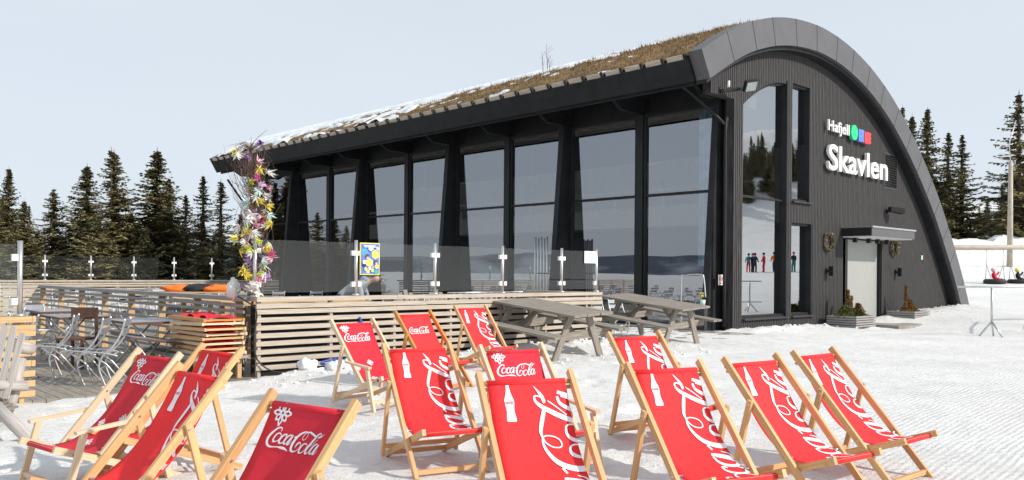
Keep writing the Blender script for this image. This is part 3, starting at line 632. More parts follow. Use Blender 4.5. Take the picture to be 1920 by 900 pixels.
# ---------------------------------------------------------------- deckchairs
E_ = 1
LOGO=[[(0.121,0.279,0.018),(0.134,0.316,0.024),(0.098,0.335,0.029),(0.036,0.32,0.034),(-0.025,0.269,0.045),(-0.084,0.198,0.055),(-0.11,0.124,0.061),(-0.095,0.063,0.057),(-0.048,0.024,0.047),(0.018,0.011,0.032),(0.098,0.02,0.021),(0.181,0.031,0.022),(0.241,0.031,0.04),(0.301,0.03,0.049),(0.354,0.024,0.039),(0.397,0.012,0.022),(0.435,-0.009,0.004)],[(0.12,0.246,0.024),(0.16,0.229,0.016),(0.163,0.191,0.016),(0.142,0.143,0.016),(0.093,0.108,0.019),(0.042,0.101,0.036),(0.02,0.129,0.039),(0.029,0.172,0.039),(0.056,0.218,0.035),(0.092,0.242,0.027),(0.12,0.246,0.024),(0.16,0.229,0.016)],[(0.273,0.207,0.016),(0.291,0.241,0.024),(0.25,0.245,0.027),(0.201,0.211,0.04),(0.168,0.157,0.048),(0.164,0.115,0.046),(0.196,0.095,0.033),(0.236,0.103,0.019),(0.265,0.13,0.013)],[(0.406,0.25,0.024),(0.352,0.24,0.028),(0.306,0.201,0.04),(0.28,0.146,0.043),(0.283,0.105,0.038),(0.322,0.1,0.021),(0.358,0.147,0.014),(0.403,0.229,0.014)],[(0.426,0.256,0.032),(0.405,0.191,0.038),(0.369,0.121,0.043),(0.36,0.094,0.032),(0.408,0.113,0.014),(0.438,0.162,0.008)],[(0.465,0.224,0.02),(0.511,0.244,0.024)],[(0.559,0.064,0.005),(0.572,0.106,0.026),(0.595,0.142,0.036),(0.629,0.158,0.023),(0.661,0.14,0.017),(0.663,0.1,0.014),(0.639,0.052,0.014),(0.6,0.021,0.019),(0.554,0.008,0.031),(0.507,0.018,0.045),(0.482,0.059,0.056),(0.482,0.127,0.059),(0.511,0.203,0.053),(0.56,0.268,0.045),(0.623,0.311,0.033),(0.687,0.334,0.023),(0.736,0.332,0.014),(0.752,0.302,0.012),(0.742,0.253,0.012),(0.715,0.216,0.012),(0.677,0.207,0.014),(0.66,0.228,0.012),(0.671,0.277,0.012),(0.706,0.317,0.014),(0.745,0.332,0.019),(0.787,0.335,0.032),(0.843,0.318,0.038),(0.902,0.296,0.038),(0.953,0.28,0.03)],[(0.98,0.274,0.023),(1.026,0.284,0.033),(1.067,0.31,0.018),(1.1,0.335,0.004)],[(0.768,0.156,0.023),(0.803,0.148,0.015),(0.813,0.112,0.015),(0.793,0.065,0.015),(0.753,0.02,0.018),(0.698,0.005,0.032),(0.675,0.03,0.037),(0.682,0.075,0.037),(0.709,0.127,0.034),(0.742,0.152,0.026),(0.768,0.156,0.023),(0.803,0.148,0.015)],[(0.885,0.126,0.009),(0.947,0.189,0.011),(0.995,0.246,0.011)],[(0.995,0.263,0.015),(1.028,0.304,0.012),(1.03,0.336,0.017),(0.998,0.336,0.023),(0.96,0.301,0.037),(0.92,0.239,0.044),(0.876,0.165,0.047),(0.838,0.092,0.047),(0.822,0.039,0.044),(0.838,0.008,0.034),(0.876,0.021,0.017),(0.907,0.062,0.009)],[(1.021,0.173,0.023),(0.973,0.161,0.029),(0.932,0.11,0.038),(0.911,0.056,0.041),(0.919,0.019,0.033),(0.953,0.017,0.02),(0.983,0.061,0.014),(1.022,0.147,0.014)],[(1.052,0.168,0.03),(1.029,0.111,0.036),(0.996,0.046,0.041),(0.991,0.012,0.03),(1.037,0.032,0.015),(1.066,0.087,0.006)]]
P0 = (-.375, .875); PC = (-.02, .12); P2 = (.40, .34)
_t = np.linspace(0, 1, 61); FB = np.stack([(1-_t)**2*P0[k]+2*_t*(1-_t)*PC[k]+_t**2*P2[k] for k in (0, 1)], 1)
FL = np.r_[0, np.cumsum(np.hypot(*np.diff(FB, axis=0).T))]; HWF = .24
def fab(s, r, off=0):
    y = float(np.interp(r, FL, FB[:, 0])); z = float(np.interp(r, FL, FB[:, 1])); e = .004
    dy = float(np.interp(r+e, FL, FB[:, 0])-np.interp(r-e, FL, FB[:, 0])); dz = float(np.interp(r+e, FL, FB[:, 1])-np.interp(r-e, FL, FB[:, 1])); l = math.hypot(dy, dz) or 1
    ny, nz = -dz/l, dy/l
    if nz < 0: ny, nz = -ny, -nz
    z -= .012*(1-(s/HWF)**2)*math.sin(math.pi*min(1, max(0, r/1.066)))*1.2
    return Vector((-s, y+ny*off, z+nz*off))
OFFC = [0]
def ribbon(mb, pts, fmap, base=.003, mi=0, n=5, minw=0, kw=.86):
    C = cat_rom(pts, n); OFFC[0] += 1; b = len(mb.v); N = len(C); off0 = base+(OFFC[0] % 7)*.00022
    for i, (x, y, w) in enumerate(C):
        x0, y0, _ = C[max(i-1, 0)]; x1, y1, _ = C[min(i+1, N-1)]; d = math.hypot(x1-x0, y1-y0) or 1; nx_, ny_ = -(y1-y0)/d, (x1-x0)/d; w = max(w*kw, minw)
        for sg_ in (1, -1):
            s, r = fmap(x+nx_*w/2*sg_, y+ny_*w/2*sg_); s = max(-HWF+.002, min(HWF-.002, s)); r = max(.003, min(1.062, r)); mb.v.append(fab(s, r, off0+i*.000012))
    for i in range(N-1): mb.face([b+2*i, b+2*i+1, b+2*i+3, b+2*i+2], None, mi)
KS = 1
def logo_mesh(fmap, base=.003, mi=0, mb=None, n=5, minw=0, kw=.86):
    mb = mb or MB()
    for st in LOGO: ribbon(mb, [(x, y, w*KS) for x, y, w in st], fmap, base, mi, n, minw, kw)
    return mb
def flake(mb, s0, r0, R_):
    for k in range(8):
        a = k*math.pi/4; rr_ = R_*(1 if k % 2 == 0 else .82); wd = .20*R_*(1.15 if k % 2 else 1)
        def q(l, w): return (s0+l*math.cos(a)-w*math.sin(a), r0+l*math.sin(a)+w*math.cos(a))
        loop = [q(.12*R_, 0), q(rr_*.6, wd), q(rr_, 0), q(rr_*.6, -wd), q(.12*R_, 0)]
        for (x0, y0), (x1, y1) in zip(loop, loop[1:]): ribbon(mb, [(x0, y0, R_*.13), (x1, y1, R_*.13)], lambda x, y: (x, y), n=2, kw=1.15)
def make_fabric(kind):
    b = MB(); n = 44; ms = 8; base = len(b.v)
    def sheet(off):
        st = len(b.v)
        for i in range(n+1):
            for j in range(ms+1): b.v.append(fab(-HWF+2*HWF*j/ms, 1.0664*i/n, off))
        for i in range(n):
            for j in range(ms):
                q = [st+i*(ms+1)+j, st+i*(ms+1)+j+1, st+(i+1)*(ms+1)+j+1, st+(i+1)*(ms+1)+j]; b.face(q if off > -.001 else q[::-1], None, 0, True)
        return st
    a = sheet(0); c = sheet(-.0025); w = ms+1
    for i in range(n):
        b.face([a+i*w, a+(i+1)*w, c+(i+1)*w, c+i*w]); b.face([a+i*w+ms, c+i*w+ms, c+(i+1)*w+ms, a+(i+1)*w+ms])
    # sleeves round the bars
    for (cy, cz) in (TOPBAR, FRONTBAR): b.tube([(-HWF, cy, cz), (HWF, cy, cz)], .019, 14)
    return b
Ty, Tz = -.397, .90; WH = .283
dirr = Vector((0, .794, -.90)).normalized()
TOPBAR = (P0[0]-.004, P0[1]-.018); FRONTBAR = (P2[0]-.003, P2[1]-.018)
def make_chair(kind, wood, arm, fabm):
    t = bpy.data.objects.new('deckchair', None); COL.objects.link(t); RW, RH = .028, .046
    top = Vector((0, Ty, Tz)); bot = Vector((0, -Ty, 0.0))
    ln = (bot-top).length
    for sx in (-1, 1):
        X = Vector((sx*WH, 0, 0)); a = X+top-dirr*.02; b = X+(bot if not arm else top+dirr*(ln*.70))
        MB().bar(a, b, RW, RH).build('back_rail', wood, t)
        Xs = Vector((sx*(WH-.034), 0, 0)); MB().bar(Xs+Vector((0, -.43, .02)), Xs+Vector((0, .455, .352)), RW, RH).build('seat_rail', wood, t)
        Xp = Vector((sx*(WH+.030), 0, 0)); pa = top+dirr*(ln*.31); MB().bar(Xp+pa-Vector((0, 0, -.03)), Xp+Vector((0, -.31, .04)), RW*.9, RH*.85).build('prop', wood, t)
        MB().tube([pa+X+Vector((sx*.05, 0, 0)), pa+X+Vector((-sx*.02, 0, 0))], .007, 8).build('bolt', 'steel', t)
        pv = Vector((0, 0, 0))+top+dirr*(ln*.66); MB().tube([pv+X+Vector((sx*.02, 0, 0)), pv+X+Vector((-sx*.055, 0, 0))], .008, 8).build('bolt', 'steel', t)
        if arm:
            ra = top+dirr*(ln*.475); Xa = Vector((sx*(WH+.055), 0, 0)); MB().bar(Xa+Vector((0, ra.y-.03, .49)), Xa+Vector((0, .36, .455)), .045, .022).build('armrest', wood, t)
            MB().bar(Xa+Vector((-sx*.008, .30, .445)), Xa+Vector((-sx*.008, .42, .0)), RW, RH*.9).build('front_leg', wood, t)
            MB().tube([Xa+Vector((0, .335, .30)), Xa+Vector((-sx*.10, .335, .30))], .007, 8).build('bolt', 'steel', t)
    MB().tube([(-WH-.015, TOPBAR[0], TOPBAR[1]), (WH+.015, TOPBAR[0], TOPBAR[1])], .0145, 10).build('top_bar', wood, t)
    c2 = top+dirr*.075+Vector((0, -.03, -.02)); MB().tube([(-WH, c2.y, c2.z), (WH, c2.y, c2.z)], .012, 8).build('upper_dowel', wood, t)
    MB().bar((-WH+.02, FRONTBAR[0], FRONTBAR[1]), (WH-.02, FRONTBAR[0], FRONTBAR[1]), .026, .03).build('front_bar', wood, t)
    MB().bar((-WH+.04, -.34, .055), (WH-.04, -.34, .055), .022, .036).build('rear_cross_bar', wood, t)
    MB().bar((-WH-.03, -.285, .12), (WH+.03, -.285, .12), .022, .036).build('prop_cross_bar', wood, t)
    if arm: MB().bar((-WH-.04, .395, .10), (WH+.04, .395, .10), .02, .034).build('lower_cross_bar', wood, t)
    else: MB().bar((-WH, .36, .045), (WH, .36, .045), .022, .034).build('lower_cross_bar', wood, t)
    f = make_fabric(kind).build('canvas', fabm, t)
    if kind in ('flake', 'plain'):
        k = .292 if kind == 'flake' else .27; s0 = -.148 if kind == 'flake' else -.135; r0 = .217 if kind == 'flake' else .26
        logo_mesh(lambda x, y: (s0+x*k, r0-y*k)).build('script_lettering', 'print', f)
        if kind == 'flake':
            for (s_, r_, R_) in ((-.145, .052, .055), (.03, .49, .038), (-.17, .56, .032), (-.06, .76, .052), (.13, .92, .045), (-.19, .95, .04)):
                b = MB(); flake(b, s_, r_, R_*1.12); b.build('snowflake', 'print', f)
    else:
        logo_mesh(lambda x, y: (.316-.842*y, .963-.838*x), n=7, kw=.76).build('large_script_lettering', 'print', f)
        b = MB(); prof = [(0, .0095), (.05, .0095), (.075, .010), (.18, .013), (.28, .019), (.37, .026), (.42, .0285), (.50, .0285), (.56, .0265), (.64, .0235), (.72, .023), (.80, .025), (.88, .028), (.96, .0285), (1, .025)]
        b0 = len(b.v)
        for (q, w) in cat_rom(prof, 3):
            r = .030+.212*q
            for k in range(7): b.v.append(fab(-.124+w*(k/3-1), r, .0032))
        N = (len(b.v)-b0)//7
        for i in range(N-1):
            for k in range(6): b.face([b0+i*7+k, b0+i*7+k+1, b0+(i+1)*7+k+1, b0+(i+1)*7+k])
        bo = b.build('bottle_print', 'print', f)
        logo_mesh(lambda x, y: (-.1475+.0415*x, .139-.043*y), .0058, n=3, minw=.036).build('small_script_lettering', 'redprint', f)
    return t
PROT = {}
def place(key, x, y, yaw, label):
    if key not in PROT:
        kind, wood, arm, fm = {'flake_arm': ('flake', 'white_wood', True, 'crimson'), 'flake': ('flake', 'wood', False, 'crimson'), 'bottle': ('bottle', 'wood', False, 'red'), 'plain': ('plain', 'orange', False, 'red')}[key]
        PROT[key] = o = make_chair(kind, wood, arm, fm)
    else: o = dup(PROT[key])
    o.location = (x, y, Gd(x, y)-.004); o.rotation_euler = (0, 0, yaw+math.pi)
    tag(o, label, 'deckchair', 'red deckchairs on the snow'); return o
place('flake_arm', -2.87, 5.86, -.65, 'crimson snowflake deckchair with armrests at the far left beside the log chair')
place('flake', -1.16, 3.57, -.60, 'big crimson snowflake deckchair facing left in the front row, cut off by the bottom edge')
place('bottle', -2.50, 6.10, -.71, 'red bottle-print deckchair half hidden behind another, below the stack of folded chairs')
place('bottle', -2.10, 4.63, -.72, 'red bottle-print deckchair facing left in front, between the armrest chair and the big crimson one')
place('flake_arm', -1.50, 9.08, .83, 'snowflake deckchair with armrests standing nearest the blue rope')
place('plain', -.96, 10.26, .82, 'plain red script deckchair with dark orange wood frame by the deck wall')
place('bottle', -.39, 12.35, .66, 'red bottle-print deckchair farthest back, touching the front picnic table')
place('flake_arm', .19, 6.42, .50, 'snowflake deckchair standing directly behind the centre front bottle-print chair')
place('bottle', -.60, 6.46, .46, 'red bottle-print deckchair in front of the dark orange framed chair')
place('bottle', .21, 4.45, .33, 'largest red bottle-print deckchair at the centre of the front row')
place('bottle', 1.31, 7.21, .51, 'red bottle-print deckchair in the second row, right behind the right front chair')
place('bottle', 1.17, 5.10, .42, 'red bottle-print deckchair in the front row right of centre, overlapping one behind')
place('bottle', 1.96, 5.66, .61, 'red bottle-print deckchair second from the right end of the row')
place('bottle', 2.66, 6.30, .69, 'red bottle-print deckchair at the right end beside the groomed snow')

# ---------------------------------------------------------------- picnic tables
def picnic(origin, ax, ay, az_, label):
    """ax: width direction, ay: length direction; origin = centre on the ground"""
    mw = Matrix((( ax.x, ay.x, az_.x, origin.x), (ax.y, ay.y, az_.y, origin.y), (ax.z, ay.z, az_.z, origin.z), (0, 0, 0, 1)))
    t = empty('picnic_table', label, 'picnic table', mw=mw, group='grey picnic tables by the deck')
    top = MB(); rr = random.Random(len(label))
    for k in range(6): top.box((-.40+.16*k, rr.uniform(-.012, .012), .765), (.148, 2.10, .038))
    top.build('table_top', 'grey', t)
    for sx in (-1, 1):
        b = MB()
        for k in range(2): b.box((sx*(.72+.14*k), rr.uniform(-.01, .01), .455), (.128, 2.10, .038))
        b.build('bench_seat', 'grey', t)
    for y in (-.72, .72):
        for sx in (-1, 1):
            MB().bar((sx*.62, y, -.12), (sx*.20, y, .745), .045, .125, (1, 0, 0)).build('leg', 'grey', t)
        MB().box((0, y+.046*(1 if y < 0 else -1), .37), (1.66, .045, .13)).build('bench_support', 'grey', t)
        MB().box((0, y+.046*(1 if y < 0 else -1), .70), (.86, .045, .09)).build('top_support', 'grey', t)
        MB().bar((0, y*.88, .36), (0, y*.25, .74), .09, .04, (1, 0, 0)).build('brace', 'grey', t)
    return t
Uv = Vector((.7254, .6884, 0)); Vv = Vector((-.6884, .7254, 0))
def tpose(u_near, v_near, z_near, rise, roll, W_=.95, L_=2.1, h=.785):
    ay = (Vv*L_+Vector((0, 0, rise))).normalized(); ax = (Uv+Vector((0, 0, roll))).normalized(); az_ = ax.cross(ay).normalized(); ax = ay.cross(az_).normalized()
    c = bw(u_near, v_near, z_near); return c+ax*W_/2+ay*L_/2-az_*h, ax, ay, az_
picnic(*tpose(-10.02, -3.20, .82, .20, .05), 'weathered grey picnic table nearer the deckchairs, left of the other')
picnic(*tpose(-6.42, -2.75, .82, .22, .05), 'weathered grey picnic table farther right, close to the glass side of the building')

# ---------------------------------------------------------------- stack of folded deckchairs on a low bench
q = bw(-14.9, -.62)
bn = empty('low_bench', 'dark low bench carrying the stack of folded deckchairs', 'bench', mw=BM @ Matrix.Translation((-14.98, -.30, 0)))
b = MB(); b.box((0, 0, .31), (.75, 1.9, .045)); b.build('top', 'slat_grey', bn)
for sx in (-.3, .3):
    for sy in (-.8, .8): MB().box((sx, sy, .145), (.06, .06, .28)).build('leg', 'fresh', bn)
def folded(z, du_, dv_, rot, tilt, label, wood, dark):
    t = empty('folded_deckchair', label, 'deckchair', mw=BM @ Matrix.Translation((-14.93+du_, -.62+dv_, z)) @ Matrix.Rotation(rot, 4, 'Z') @ Matrix.Rotation(tilt, 4, 'X'), group='folded deckchairs in the stack')
    for sx in (-1, 1):
        MB().box((sx*.28, 0, 0), (.03, 1.22, .042)).build('back_rail', wood, t); MB().box((sx*.245, .08, .012), (.03, .95, .036)).build('seat_rail', wood, t)
    for y in (-.58, .42): MB().box((0, y, 0), (.60, .034, .028)).build('cross_bar', wood, t)
    b = MB(); n = 10
    for i in range(n):
        for j in range(4):
            def pt_(a, c): y = -.56+1.0*a/n; return (-.22+.11*c, y, .018+.022*math.sin(a*1.3+c)+(.035 if dark else 0)*abs(math.sin(a*.9)))
            b.poly([pt_(i, j), pt_(i, j+1), pt_(i+1, j+1), pt_(i+1, j)])
    b.build('canvas', 'crimson' if dark else 'red', t)
rr = random.Random(11); words = ['bottom', 'second', 'third', 'fourth', 'fifth', 'sixth', 'seventh', 'topmost']
for k in range(8):
    folded(.365+k*.066, rr.uniform(-.035, .035), rr.uniform(-.05, .05), rr.uniform(-.04, .04), rr.uniform(-.02, .02)-(0.03 if k == 6 else 0), f'{words[k]} folded red deckchair '+('of the stack, counted from below' if 0 < k < 7 else 'of the stack on the low bench'), ['white_wood', 'wood', 'white_wood', 'wood', 'white_wood', 'wood', 'white_wood', 'orange'][k], k in (3, 7))

# ---------------------------------------------------------------- log chair at the left edge
lc = empty('log_armchair', 'weathered log armchair with grey slatted back, cut by the left edge', 'chair', loc=(-5.25, 8.3, 0), rz=R(-60))
def gp(px_, py_, y):   # point seen at that pixel at distance y, relative to the chair
    c_, s_ = math.cos(ROLL), math.sin(ROLL); a = (px_-960)/FPX; b_ = -(py_-512)/FPX
    return lc_inv @ Vector(((a*c_-b_*s_)*y, y, EYE+(a*s_+b_*c_)*y))
bpy.context.view_layer.update(); lc_inv = lc.matrix_world.inverted()
upv = lc_inv.to_3x3() @ Vector((0, 1, 0))
for (a, c) in (((10, 610), (-18, 740)), ((26, 612), (-2, 745)), ((42, 625), (10, 748)), ((-6, 605), (-34, 735)), ((-22, 600), (-50, 730))):
    MB().bar(gp(*a, 8.2), gp(*c, 8.0), .058, .022, upv).build('back_slat', 'log', lc)
MB().tube([gp(28, 650, 8.3), gp(59, 654, 8.5)], .062, 12).build('arm_log', 'log', lc)
MB().tube([gp(38, 672, 8.3), gp(26, 735, 8.2), gp(8, 790, 8.1)], .055, 12).build('post_log', 'log', lc)
MB().tube([gp(-30, 722, 7.9), gp(50, 724, 8.2)], .05, 12).build('arm_log', 'log', lc)
MB().tube([gp(-20, 750, 7.5), gp(62, 830, 7.1)], .055, 12).build('leg_log', 'log', lc)
MB().tube([gp(8, 770, 8.1), gp(-4, 800, 8.1)], .05, 12).build('leg_log', 'log', lc)
for k in range(4): MB().bar(gp(-40+k*9, 758+k*5, 7.6), gp(-2+k*9, 748+k*5, 8.1), .09, .022, (0, 0, 1)).build('seat_slat', 'grey', lc)

# ---------------------------------------------------------------- aluminium cafe chairs and tables
def cafe_chair():
    t = bpy.data.objects.new('cafe_chair', None); COL.objects.link(t); w = .21
    for sx in (-1, 1):
        X = sx*w
        MB().tube(cat_rom([(X, -.24, .88), (X, -.20, .70), (X, -.10, .52), (X, .02, .40), (X, .06, .26), (X, .02, .12), (X, -.03, 0)], 4), .013, 7).build('curved_leg', 'alu', t)
        MB().tube([(X-.02*sx, .16, .43), (X-.02*sx, -.02, .30), (X-.02*sx, -.26, 0)], .012, 7).build('rear_leg', 'alu', t)
    b = MB()
    for y in np.linspace(-.12, .24, 5): b.tube([(-w, y, .43-.02*abs(y-.05)), (w, y, .43-.02*abs(y-.05))], .011, 6)
    for sx in (-1, 1): b.tube(cat_rom([(sx*w, -.16, .40), (sx*w, .0, .44), (sx*w, .2, .455), (sx*w, .28, .42)], 3), .012, 6)
    b.build('seat', 'alu', t); b = MB()
    for z, y in ((.82, -.228), (.70, -.205)):
        b.ext([(-w, y-.012, z-.04), (w, y-.012, z-.04), (w, y-.012-.012, z+.04), (-w, y-.024, z+.04)], (0, .012, 0))
    b.build('backrest', 'aludark', t)
    MB().tube([(-w, .05, .24), (w, .05, .24)], .009, 6).build('stretcher', 'alu', t); MB().tube([(-w, -.2, .08), (w, -.2, .08)], .009, 6).build('stretcher', 'alu', t)
    return t
def cafe_table(mtop='tabletop'):
    t = bpy.data.objects.new('cafe_table', None); COL.objects.link(t)
    MB().box((0, 0, .745), (1.20, .80, .022)).build('table_top', mtop, t)
    b = MB(); b.box((0, -.405, .742), (1.23, .014, .036)); b.box((0, .405, .742), (1.23, .014, .036)); b.box((-.61, 0, .742), (.014, .80, .036)); b.box((.61, 0, .742), (.014, .80, .036)); b.build('edge_strip', 'brown', t)
    for sx in (-.45, .45):
        for s in (-1, 1): MB().tube([(sx, -.32*s, .73), (sx, .32*s, .01)], .014, 7).build('leg', 'alu', t)
        MB().tube([(sx, -.3, .73), (sx, .3, .73)], .012, 6).build('rail', 'alu', t)
    return t
CH = cafe_chair(); TB = cafe_table(); first = {'c': True, 't': True}
def put(kind, u, v, rz, label, group, z=.0, tilt=0):
    src = CH if kind == 'c' else TB
    if first[kind]: o = src; first[kind] = False
    else: o = dup(src)
    o.matrix_world = BM @ Matrix.Translation((u, v, z)) @ Matrix.Rotation(rz, 4, 'Z') @ Matrix.Rotation(tilt, 4, 'X')
    tag(o, label, 'chair' if kind == 'c' else 'table', group); return o
gch = 'aluminium chairs at the deck entrance'
put('c', -16.30, -.75, R(62), 'aluminium chair nearest the deckchairs at the deck entrance', gch)
put('c', -16.45, -.42, R(60), 'aluminium chair tucked close behind the nearest one', gch)
put('c', -16.55, .55, R(66), 'aluminium chair third back at the deck entrance, by the dark table edge', gch)
put('c', -17.05, .55, R(70), 'aluminium chair just right of the orange wall stub', gch)
put('c', -17.2, 1.35, R(80), 'aluminium chair behind the one beside the orange stub', gch)
put('c', -16.6, 3.1, R(75), 'aluminium chair at the back of the entrance tables', gch)
put('c', -15.8, 4.4, R(200), 'aluminium chair by the slatted wall behind the entrance tables', gch)
gtb = 'grey topped tables at the deck entrance'
put('t', -15.35, .65, R(90), 'grey topped table with brown edge nearest the folded chair stack', gtb)
put('t', -15.75, 2.55, R(90), 'grey topped table second back at the deck entrance', gtb)
put('t', -15.5, 4.6, R(90), 'grey topped table farthest back in the entrance row', gtb)
put('t', -18.0, 2.6, R(0), 'grey topped table seen behind the orange wall stub', gtb)
ft = put('t', -15.35, -.15, R(90), 'table folded flat leaning on crossed steel legs beside the stack', gtb, -.1, R(0)); ft.matrix_world = BM @ Matrix.Translation((-15.6, .1, -.14)) @ Matrix.Rotation(R(85), 4, 'Z') @ Matrix.Rotation(R(9), 4, 'X') @ Matrix.Scale(.9, 4)
wb = empty('wooden_chair_back', 'dark red wooden chair standing behind the grey entrance table', 'chair', mw=BM @ Matrix.Translation((-15.85, 1.75, 0)) @ Matrix.Rotation(R(-47), 4, 'Z'))
MB().box((0, 0, .84), (.42, .03, .15)).build('backrest', 'c_brown', wb); MB().box((0, -.2, .45), (.42, .42, .03)).build('seat', 'c_brown', wb)
for sx in (-.19, .19):
    for y in (0, -.38): MB().box((sx, y, .44 if y == 0 else .22), (.035, .035, .88 if y == 0 else .44)).build('leg', 'c_brown', wb)
# rows on the inner deck
rows = [('in the row nearest the pale slatted wall', .6, np.arange(-13.6, -3.4, .95), 180), ('in the row behind the glass screen', 3.4, np.arange(-13.8, -4, 1.05), 0), ('in the middle row of the deck', 6.8, np.arange(-13.8, -3.5, 1.25), 180),
        ('in the row under the far rail', 18.3, np.arange(-16.5, -6, .95), 0), ('in the row before the far rail row', 15.6, np.arange(-17.5, -6, 1.15), 180), ('in the row right of the side wall', 11.5, np.arange(-16.5, -6, 1.3), 0)]
order = ['leftmost', 'second', 'third', 'fourth', 'fifth', 'sixth', 'seventh', 'eighth', 'ninth', 'tenth', 'eleventh', 'twelfth', 'thirteenth']
for nm, v, us, rz in rows:
    for k, u in enumerate(us):
        put('c', float(u)+rr.uniform(-.1, .1), v+rr.uniform(-.25, .25), R(rz+rr.uniform(-15, 15)), (f'{order[k]} aluminium chair {nm}' if k == 0 else f'{order[k]} aluminium chair from the left {nm}'), 'aluminium chairs on the inner deck')
def plank_table(u, v, L, rz, label):
    t = empty('plank_table', label, 'table', mw=BM @ Matrix.Translation((u, v, 0)) @ Matrix.Rotation(rz, 4, 'Z'), group='long pine tables on the inner deck'); b = MB()
    for k in range(4): b.box((0, -.3+.2*k, .98), (L, .19, .035))
    b.build('table_top', 'fresh', t)
    for x in (-L/2+.3, L/2-.3):
        for y in (-.25, .25): MB().box((x, y, .48), (.07, .07, .96)).build('leg', 'fresh', t)
plank_table(-12.9, .35, 2.4, R(0), 'long pine table just inside the feathered corner')
plank_table(-13.6, 2.1, 2.2, R(90), 'long pine table behind the grey side wall near the corner')
# orange and black blankets on a table
plank_table(-11.6, 7.6, 2.0, R(-35), 'pine table carrying the orange blankets')
for k, (dx, m_, lab) in enumerate(((-.45, 'c_orange', 'larger orange blanket folded on the table left of the feathered post'), (.5, 'c_orange', 'smaller orange blanket beside the feathered post'), (.02, 'c_black', 'black blanket heaped between the two orange ones'))):
    c_ = Vector((-11.6, 7.6, 0))+Matrix.Rotation(R(-35), 3, 'Z') @ Vector((dx, 0, 1.06)); b = MB(); b.blob(c_, (.42, .25, .10) if k < 2 else (.35, .28, .12), 18, 10, jit=.5); o = b.build('blanket', m_); o.matrix_world = BM; tag(o, lab, 'blanket', 'blankets on the pine table')
# adirondack chairs behind the glass screen
def adir(u, v, rz, label):
    t = empty('slatted_armchair', label, 'chair', mw=BM @ Matrix.Translation((u, v, 0)) @ Matrix.Rotation(rz, 4, 'Z'), group='grey slatted armchairs behind the glass')
    for k in range(5): MB().bar((-.22+.11*k, .12, .32), (-.26+.13*k, -.22, 1.12-.06*abs(k-2)), .095, .02, (0, 1, 0)).build('back_slat', 'grey', t)
    b = MB()
    for k in range(5): b.bar((-.27, .15+.1*k, .34+.01*k), (.27, .15+.1*k, .34+.01*k), .085, .02)
    b.build('seat', 'grey', t)
    for sx in (-1, 1):
        MB().box((sx*.34, .22, .58), (.12, .7, .025)).build('armrest', 'grey', t); MB().box((sx*.34, .5, .28), (.09, .03, .58)).build('leg', 'grey', t); MB().bar((sx*.3, .5, .30), (sx*.3, -.4, .02), .03, .12).build('rear_leg', 'grey', t)
adir(-9.3, 2.2, R(170), 'left grey slatted armchair behind the glass screen'); adir(-8.45, 2.2, R(175), 'right grey slatted armchair behind the glass screen')
def lounge(u, v, label):
    t = empty('slatted_bench', label, 'bench', mw=BM @ Matrix.Translation((u, v, 0)), group='leaning slatted benches behind the glass')
    b = MB()
    for k in range(9): b.bar((-.75+.19*k, 0, .45), (-.95+.19*k, -.10, 1.02), .10, .02, (0, 1, 0))
    b.build('back_slats', 'slat_grey', t); MB().tube([(-1.1, -.08, 1.04), (.9, -.08, 1.04)], .018, 8).build('top_rail', 'alu', t)
    b = MB()
    for k in range(4): b.box((0, .1+.12*k, .43), (1.7, .1, .02))
    b.build('seat', 'slat_grey', t)
    for sx in (-.75, .75):
        for y in (.05, .48): MB().box((sx, y, .21), (.04, .04, .42)).build('leg', 'alu', t)
lounge(-6.9, 2.6, 'left slatted bench along the glass screen before the windows'); lounge(-5.1, 2.7, 'right slatted bench along the glass screen before the windows')
pb = empty('pole_bundle', 'bundle of tall steel poles strapped together before the glass windows', 'poles', mw=BM @ Matrix.Translation((-1.0, 6.4, 0)))
for k in range(5): MB().tube([(-.02*k, -.24+.12*k, 0), (-.02*k, -.22+.11*k, 2.66-.04*(k % 2))], .035, 8).build('pole', 'alu', pb)
MB().box((-.03, 0, 1.5), (.12, .6, .03)).build('strap', 'rubber', pb)
hr = empty('handrail', 'bent grey steel handrail before the dark ground floor window', 'handrail', mw=BM @ Matrix.Translation((-1.2, .55, 0)))
MB().tube(cat_rom([(0, .38, 0), (0, .38, 1.35), (0, .30, 1.47), (0, -.22, 1.5), (0, -.32, 1.40), (0, -.38, .9)], 5), .02, 8).build('tube', 'alu', hr)
fp = empty('flower_pot', 'small aqua pot of yellow flowers by the handrail', 'flower pot', mw=BM @ Matrix.Translation((-.75, .55, .62)))
MB().tube([(0, 0, 0), (0, 0, .20)], [.06, .085], 12).build('pot', 'f_aqua', fp); b = MB()
for k in range(60):
    a = rr.uniform(0, 6.28); q_ = Vector((rr.gauss(0, .05), rr.gauss(0, .05), .22+rr.random()*.16)); b.poly([q_, q_+Vector((.02, .01, .02)), q_+Vector((-.01, .02, .03))])
b.build('flowers', 'f_yellow', fp); b = MB()
for k in range(60): a = rr.uniform(0, 6.28); b.poly([(0, 0, .18), (math.cos(a)*.01, .01, .18), (math.cos(a)*.06, math.sin(a)*.06, .32)])
b.build('leaves', 'heather_green', fp); b = MB(); b.box((-.75, .55, .31), (.3, .3, .60)); o = b.build('plinth', 'dark'); o.matrix_world = BM; tag(o, 'dark plinth under the aqua flower pot', 'plinth')
